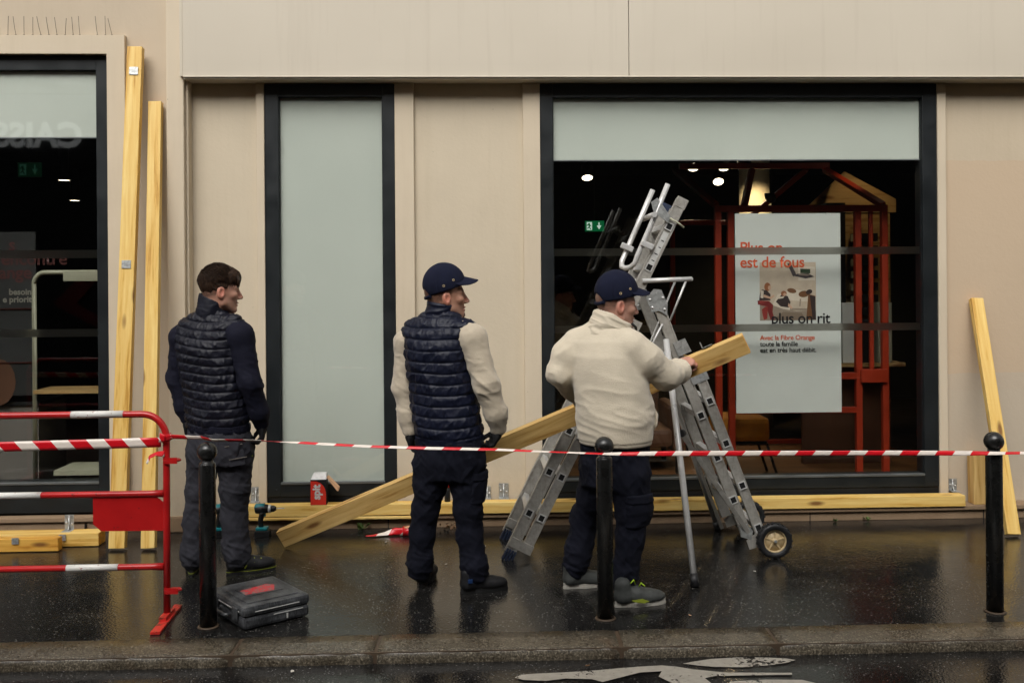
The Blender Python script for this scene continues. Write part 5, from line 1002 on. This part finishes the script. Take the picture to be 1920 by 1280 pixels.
def slv(name, pts, rs, mat, par, seed, lo, hi): return sdf(name, lambda p: chain(p, pts, rs, .035), lo, hi, .0068, mat, par, disp=lambda V: folds(V, .009, 8, 15, seed, .6) * (.25 + .75 * np.exp(-((V[:, 2] - pts[2][2]) / .12) ** 2)) + folds(V, .003, 14, 26, seed + 3))
slv('sleeve', [(-1.435, -1.17, 1.452), (-1.375, -1.19, 1.40), (-1.312, -1.215, 1.13), (-1.275, -1.16, .955), (-1.266, -1.13, .885)], [.068, .079, .063, .055, .044], 'knit1', p1_, 1., (-1.55, -1.33, .81), (-1.16, -1.0, 1.56))
slv('sleeve', [(-1.70, -1.05, 1.44), (-1.755, -1.035, 1.39), (-1.785, -1.02, 1.14), (-1.745, -1.03, .975), (-1.722, -1.03, .905)], [.06, .066, .058, .05, .042], 'knit1', p1_, 4., (-1.90, -1.16, .83), (-1.58, -.88, 1.54))
glove(p1_, axes((-1.266, -1.125, .882), (.04, .02, -1), (.96, .25, 0)), .75)
glove(p1_, flip(axes((-1.722, -1.03, .90), (.05, .02, -1), (-.95, .2, 0))), .6)
trousers(p1_, 'denim', [(.655, -1.517, -1.115, .165, .115), (.74, -1.515, -1.115, .190, .13), (.82, -1.515, -1.12, .190, .125), (.88, -1.515, -1.12, .178, .112)], [([(-1.605, -1.11, .72), (-1.645, -1.09, .48), (-1.668, -1.10, .30), (-1.675, -1.11, .13), (-1.675, -1.115, .085)], [.098, .072, .062, .060, .060]), ([(-1.43, -1.12, .72), (-1.425, -1.115, .50), (-1.437, -1.10, .32), (-1.425, -1.10, .14), (-1.415, -1.10, .09)], [.106, .083, .071, .072, .070])], yw, (-1.80, -1.30, .045), (-1.28, -.94, .92), 2.)
for a in ((-1.40, -1.252, .775, .07, .002), (-1.375, -1.25, .70, .055, .002)):
    keep(B().box(-.05, .05, -.003, .003, -.002, .002, mat=axes((a[0], a[1], a[2]), (.95, .30, .12), (0, 0, 1))).done('pocket_stitch', 'grey'), p1_)
keep(B().box(-.045, .045, -.004, .004, -.045, .045, .003, mat=axes((-1.385, -1.243, .70), (.93, .36, .1), (0, 0, 1))).done('back_pocket', 'denim'), p1_)
keep(B().box(-.009, .009, -.004, .004, -.004, .004, mat=axes((-1.322, -1.16, .70), (.6, .8, 0), (0, 0, 1))).done('pocket_tab', 'neon'), p1_)
shoe(p1_, (-1.672, -1.165), R(98), 'shoe_k', 'sole_k', 'neon', .29, 'olive'); shoe(p1_, (-1.475, -1.145), R(26), 'shoe_k', 'sole_k', 'olive', .29, 'olive')
keep(B().box(-.005, .005, -.003, .003, -.02, .02, .002, mat=axes((-1.675, -1.164, .085), (1, 0, 0), (0, 0, 1))).done('heel_tab', 'neon'), p1_)
for q_ in ((.10, .060, .035), (.14, .062, .03), (.18, .055, .026)):
    m_ = Matrix.Translation((-1.475, -1.145, 0)) @ Matrix.Rotation(R(26), 4, 'Z'); keep(B().tube([m_ @ Vector((q_[0], -.044, .034)), m_ @ Vector((q_[0] + .016, -.043, q_[1])), m_ @ Vector((q_[0] + .02, -.026, q_[1] + .024))], .0045, 6).done('side_flash', 'olive'), p1_)
def hair(p):
    x, y, z = p[..., 0], np.abs(p[..., 1]), p[..., 2]; d = smin(elli(p, (-.015, 0, .044), (.107, .087, .103)), elli(p, (.055, 0, .075), (.05, .06, .05)), .03)
    hl = np.interp(x, [-.13, -.05, -.028, .0, .022, .030, .05, .085, .105, .12], [-.078, -.070, -.012, .014, .014, .036, .040, .040, .018, .018]); d = d + .009 * np.clip((.055 - z) / .10, 0, 1) * np.clip((.045 - x) / .03, 0, 1); return smax(d, hl - z, .006)
def hdisp(V):
    st = vnoise(np.stack([V[:, 0] * 26 + V[:, 2] * 10, V[:, 1] * 60, V[:, 2] * 16], 1)); return .010 * (ridge(st) - .6) + .007 * (vnoise(V * 22) - .5)
sdf('hair', hair, (-.15, -.115, -.08), (.14, .115, .17), .004, 'hair', p1_, disp=hdisp, mtx=hm1)
def strands(name, n, seed, par, hm, mat, keepf, base, dirf, L=(.02, .045), rad=.0011):
    """fine hair, far past counting: one mesh of tapered three-sided strands"""
    rg = np.random.RandomState(seed); V, Q = [], []; m3 = np.array(hm.to_3x3()); tr_ = np.array(hm.translation); made = 0
    while made < n:
        d_ = rg.normal(size=3); d_ /= np.linalg.norm(d_); p0 = base[0] + base[1] * d_
        if not keepf(p0): continue
        nn = d_ / base[1]; nn /= np.linalg.norm(nn); g = dirf(p0) + rg.normal(size=3) * .28; g -= nn * (g @ nn); g /= np.linalg.norm(g) + 1e-6; l_ = rg.uniform(*L); sd = np.cross(nn, g); lift = rg.uniform(.05, .4)
        pts = [p0 - nn * .003, p0 + g * l_ * .35 + nn * l_ * .12 * lift * 2, p0 + g * l_ * .7 + nn * l_ * .12 * lift, p0 + g * l_ - nn * l_ * .12]; i0 = len(V)
        for k, p in enumerate(pts):
            r = rad * (1, 1, .8, .2)[k]
            for a_ in (0, 2.094, 4.189): V.append(m3 @ (p + r * (math.cos(a_) * sd + math.sin(a_) * nn)) + tr_)
        for k in range(3):
            for j in range(3): Q.append((i0 + k * 3 + j, i0 + k * 3 + (j + 1) % 3, i0 + k * 3 + 3 + (j + 1) % 3, i0 + k * 3 + 3 + j))
        made += 1
    o = mesh_vq(name, np.array(V), np.array(Q), mat); tag(o, kind='stuff'); return keep(o, par)
hb = (np.array((-.016, 0, .045)), np.array((.108, .088, .105)))
def hair_ok(p):
    hl = np.interp(p[0], [-.13, -.05, -.028, .0, .022, .030, .05, .085, .105, .12], [-.07, -.06, .0, .02, .022, .045, .05, .05, .05, .05]); return p[2] > max(hl, .062 if p[0] < .03 else hl)
strands('hair_strands', 2600, 5, p1_, hm1, 'hair', hair_ok, hb, lambda p: np.array((.9 if p[2] > .05 else .35, .25 * np.sign(p[1]), -.35 if p[2] > .09 else -.8)))
for k in range(9):
    y_ = -.055 + k * .0135; q0 = Vector((.078, y_, .085)); q1 = Vector((.100 - 4 * y_ * y_, y_ * 1.05, .055)); q2 = Vector((.098 - 5 * y_ * y_, y_ * 1.1, .022 + .01 * (k % 3)))
    keep(B().tube([hm1 @ q0, hm1 @ q1, hm1 @ q2], [.009, .010, .003], 6).done('fringe_lock', 'hair'), p1_)

# ------------------------------------------------------------------ man in navy vest and cap (middle)
p2_ = person('man in navy quilted vest, cream sleeves and navy cap seen from behind', -0.17, -1.5); yw = R(-24)
hm2 = head_mtx((-0.165, -1.485, 1.628), R(10), R(-4), R(0), 1.06)
body_core(p2_, hm2, 2, [([(-.19, -1.48, 1.47), (-.2, -1.5, 1.2), (-.16, -1.5, .9)], [.06, .10, .1]), ([(-.055, -1.515, .8), (-.047, -1.53, .45), (-.015, -1.545, .1)], [.05, .042, .03]), ([(-.25, -1.48, .8), (-.283, -1.46, .45), (-.318, -1.455, .1)], [.05, .042, .03])]); cap(p2_, hm2)
def vest(p):
    d = loft(p, [(.80, -.155, -1.5, .180, .125), (.86, -.155, -1.5, .192, .135), (.95, -.165, -1.5, .190, .135), (1.08, -.182, -1.5, .184, .130), (1.2, -.20, -1.5, .182, .128), (1.33, -.218, -1.5, .186, .125), (1.42, -.222, -1.495, .180, .112), (1.475, -.21, -1.49, .150, .094), (1.515, -.195, -1.485, .110, .080), (1.545, -.185, -1.482, .07, .065)], yw)
    return smin(d, chain(p, [(-.355, -1.44, 1.43), (-.205, -1.485, 1.48), (-.055, -1.555, 1.445)], [.05, .06, .052], .03), .05)
sdf('quilted_vest', vest, (-.48, -1.74, .77), (.12, -1.26, 1.6), .005, 'nylon2', p2_, disp=lambda V: np.where(V[:, 2] > .845, quilt(.0605, .905, .0043, .0, -.3, -.2)(V), folds(V, .005, 8, 10, 2.)))
def col2(p):
    d = chain(p, [(-.197, -1.487, 1.495), (-.182, -1.487, 1.585)], [.090, .086], .02); d = smax(d, -chain(p, [(-.197, -1.485, 1.47), (-.178, -1.485, 1.66)], [.074, .075], .02), .006); return np.maximum(d, (p[..., 2] + .16 * (p[..., 0] + .19)) - 1.590)
sdf('vest_collar', col2, (-.33, -1.63, 1.43), (-.04, -1.35, 1.66), .0055, 'nylon2', p2_, disp=lambda V: folds(V, .007, 9, 34, 2.))
slv('sleeve', [(-.075, -1.545, 1.44), (-.020, -1.575, 1.395), (.055, -1.61, 1.15), (.108, -1.58, .985), (.120, -1.555, .90)], [.062, .077, .066, .06, .046], 'fleece2', p2_, 2., (-.2, -1.73, .83), (.22, -1.42, 1.55))
slv('sleeve', [(-.345, -1.44, 1.425), (-.385, -1.43, 1.37), (-.405, -1.42, 1.12), (-.385, -1.43, .96), (-.372, -1.44, .88)], [.056, .067, .06, .052, .043], 'fleece2', p2_, 6., (-.52, -1.56, .81), (-.24, -1.3, 1.53))
sdf('armhole_binding', lambda p: np.maximum(chain(p, [(-.062, -1.548, 1.46), (-.05, -1.57, 1.36), (-.055, -1.575, 1.28)], [.064, .062, .05], .02), -.0), (-.2, -1.7, 1.2), (.05, -1.44, 1.55), .008, 'nylon2', p2_)
glove(p2_, axes((.121, -1.555, .888), (-.42, .05, -.9), (.85, .3, -.4)), [.5, .7, .85, .95]); glove(p2_, flip(axes((-.372, -1.44, .872), (.10, .03, -1), (-.95, .2, 0))), .55)
trousers(p2_, 'navy', [(.62, -.152, -1.5, .165, .115), (.72, -.152, -1.5, .196, .133), (.80, -.152, -1.5, .194, .128), (.86, -.152, -1.5, .184, .118)], LG2 := [([(-.248, -1.48, .68), (-.258, -1.475, .58), (-.285, -1.46, .44), (-.307, -1.455, .30), (-.320, -1.455, .15), (-.320, -1.455, .105)], [.103, .088, .071, .066, .066, .064]), ([(-.058, -1.515, .68), (-.052, -1.52, .58), (-.048, -1.53, .45), (-.040, -1.53, .30), (-.018, -1.545, .14), (-.012, -1.545, .095)], [.105, .090, .073, .068, .067, .064])], yw, (-.46, -1.69, .055), (.12, -1.32, .9), 9.)
pocket(p2_, 'navy', LG2, (.02, -1.56, .575), (.075, .055, .085), R(60)); pocket(p2_, 'navy', LG2, (.02, -1.56, .64), (.078, .058, .024), R(60), .018, 'pocket_flap')
shoe(p2_, (-.318, -1.475), R(80), 'shoe_k', 'sole_k', 'orn', .29); shoe(p2_, (-.095, -1.59), R(20), 'shoe_k', 'sole_k', 'orn', .275)
keep(B().box(-.028, .02, -.004, .004, -.016, .016, .003, mat=axes((-.335, -1.472, .088), (1, .1, 0), (0, 0, 1))).done('heel_patch', 'blu'), p2_); keep(B().lathe([(.001, 0), (.010, .002), (.010, .006), (.001, .008)], 10, axes((-.312, -1.482, .09), (1, 0, 0), (0, -1, 0))).done('heel_tab', 'orn'), p2_); keep(B().box(-.012, .014, -.004, .004, -.010, .012, .003, mat=axes((-.04, -1.622, .075), (1, .35, 0), (.3, 0, 1))).done('side_patch', 'blu'), p2_)

# ------------------------------------------------------------------ man in cream fleece and cap holding the plank
p3_ = person('stocky man in cream fleece and navy cap holding the slanted plank', .72, -1.68); yw = R(-48)
hm3 = head_mtx((.765, -1.67, 1.578), R(14), R(4), R(0), 1.06)
def on_plank(x): t_ = (x - PL0.x) / (PL1.x - PL0.x); return PL0.lerp(PL1, t_)
hp = on_plank(1.225)                                   # where the right hand grips
rh = flip(axes(hp + Vector((-.035, -.055, -.058)) , pd * .55 + pu * .55 + Vector((0, .5, 0)), Vector((.1, -1, .35)))) 
rh = axes(hp + pn * 0 + Vector((-.075, -.058, .012)), Vector((.93, .12, .30)), Vector((-.25, -.55, .85)))
lh_p = on_plank(.74); lh = flip(axes(lh_p + Vector((-.08, -.05, -.01)), Vector((.8, .35, .3)), Vector((-.3, -.6, .8))))
body_core(p3_, hm3, 3, [([(.72, -1.66, 1.43), (.72, -1.68, 1.2), (.75, -1.68, .9)], [.06, .12, .12]), ([(.8, -1.74, .8), (.83, -1.755, .48), (.78, -1.78, .1)], [.05, .045, .03]), ([(.69, -1.6, .8), (.64, -1.53, .46), (.55, -1.505, .1)], [.05, .045, .03]), ([(.86, -1.75, 1.34), (1.03, -1.69, 1.19), tuple(rh.translation - rh.to_3x3() @ Vector((.05, 0, 0)))], [.04, .035, .026]), ([(.53, -1.6, 1.38), (.455, -1.6, 1.2), tuple(lh.translation - lh.to_3x3() @ Vector((.05, 0, 0)))], [.04, .035, .026])], [(rh, [.75, .8, .85, .9]), (lh, [.8, .8, .8, .8])]); cap(p3_, hm3)
wr = np.array(rh.translation) - np.array(rh.to_3x3() @ Vector((.012, 0, 0))); wl = np.array(lh.translation) - np.array(lh.to_3x3() @ Vector((.012, 0, 0)))
def fl(p):
    d = loft(p, [(.815, .752, -1.68, .185, .165), (.85, .75, -1.68, .200, .180), (.95, .752, -1.68, .208, .188), (1.05, .745, -1.68, .208, .185), (1.18, .722, -1.68, .206, .175), (1.3, .70, -1.675, .200, .155), (1.38, .69, -1.67, .180, .125), (1.435, .70, -1.668, .140, .10), (1.475, .715, -1.665, .10, .085), (1.51, .725, -1.665, .07, .07)], yw)
    d = smin(d, chain(p, [(.555, -1.60, 1.375), (.70, -1.66, 1.425), (.835, -1.755, 1.36)], [.065, .07, .07], .03), .06)
    d = smin(d, chain(p, [(.835, -1.755, 1.345), (.905, -1.75, 1.285), (1.03, -1.69, 1.19), (1.12, -1.60, 1.205), tuple(wr)], [.085, .086, .072, .060, .043], .03), .03)
    d = smin(d, chain(p, [(.555, -1.60, 1.365), (.50, -1.61, 1.30), (.460, -1.62, 1.205), (.56, -1.45, 1.09), tuple(wl)], [.078, .080, .070, .062, .045], .03), .03)
    z = p[..., 2]; return np.maximum(d, .826 - z)
def fd(V):
    x, y, z = V[:, 0], V[:, 1], V[:, 2]; waist = np.exp(-((z - 1.0) / .14) ** 2); arm = np.clip((x - .88) / .08, 0, 1) + np.clip((.54 - x) / .06, 0, 1)
    return folds(V, .010, 4.0, 13, 4., .25) * (.15 + .85 * waist) + folds(V, .008, 13, 13, 8., -.6) * np.clip(arm, 0, 1) * .8 + .006 * (vnoise(V * 5) - .5) - .004 * np.exp(-((z - .845) / .004) ** 2)
sdf('fleece_pullover', fl, (.30, -1.98, .80), (1.30, -1.12, 1.56), .0072, 'fleece', p3_, disp=fd)
def col3(p):
    d = chain(p, [(.722, -1.67, 1.42), (.752, -1.67, 1.53)], [.115, .104], .02); d = smax(d, -chain(p, [(.722, -1.67, 1.40), (.758, -1.665, 1.62)], [.096, .090], .02), .008); return np.maximum(d, (p[..., 2] + .50 * (p[..., 0] - .75)) - 1.512)
sdf('fleece_collar', col3, (.57, -1.84, 1.35), (.91, -1.50, 1.64), .0055, 'fleece', p3_, disp=lambda V: folds(V, .010, 7, 30, 2., .45) + .003)
keep(B().tube([(.868, -1.70, 1.42), (.862, -1.72, 1.455), (.84, -1.735, 1.475)], .008, 6).done('collar_lining', 'black'), p3_)
keep(B().tube([(.955, -1.70, 1.03), (.972, -1.70, .98), (.968, -1.71, .93), (.955, -1.715, .90)], [.004, .012, .010, .003], 8).done('zip_pocket', 'fleece'), p3_)
for q_, nm in ((wr, rh), (wl, lh)):
    ax = np.array(nm.to_3x3() @ Vector((1, 0, 0))); sdf('sleeve_cuff', lambda p, q_=q_, ax=ax: cone(p, q_ - ax * .02, q_ + ax * .006, .044, .040), q_ - .09, q_ + .09, .006, 'fleece', p3_, disp=lambda V: .002 * vnoise(V * 60))
trousers(p3_, 'navy', [(.60, .745, -1.67, .165, .14), (.70, .748, -1.67, .182, .155), (.80, .750, -1.67, .184, .158), (.87, .75, -1.67, .178, .15)], LG3 := [([(.685, -1.60, .66), (.655, -1.55, .52), (.605, -1.49, .38), (.565, -1.50, .20), (.548, -1.505, .115)], [.115, .09, .074, .070, .068]), ([(.815, -1.74, .66), (.832, -1.755, .50), (.815, -1.77, .34), (.785, -1.78, .16), (.778, -1.78, .10)], [.114, .09, .070, .064, .060])], yw, (.42, -1.93, .06), (1.0, -1.36, .91), 14.)
pocket(p3_, 'navy', LG3, (.86, -1.80, .49), (.085, .07, .085), R(30)); pocket(p3_, 'navy', LG3, (.86, -1.80, .555), (.09, .075, .022), R(30), .018, 'pocket_flap')
shoe(p3_, (.475, -1.535), R(15), 'shoe_g', 'sole_w', 'neon', .285); shoe(p3_, (.715, -1.865), R(14), 'shoe_g', 'sole_w', 'neon', .285)
keep(B().prism([(.80, -1.905, .045), (.86, -1.893, .05), (.895, -1.888, .035), (.87, -1.895, .028), (.82, -1.902, .035)], (0, .004, 0)).done('side_stripe', 'olive'), p3_)
for a in ((.845, -1.845, .11, .03), (.83, -1.84, .125, -.03)): keep(B().tube([(a[0], a[1], a[2] - .015), (a[0] + a[3] * .4, a[1] - .02, a[2] + .015), (a[0] + a[3], a[1] - .03, a[2])], .0035, 6).done('lace_bow', 'neon'), p3_)
bpy.context.view_layer.update()
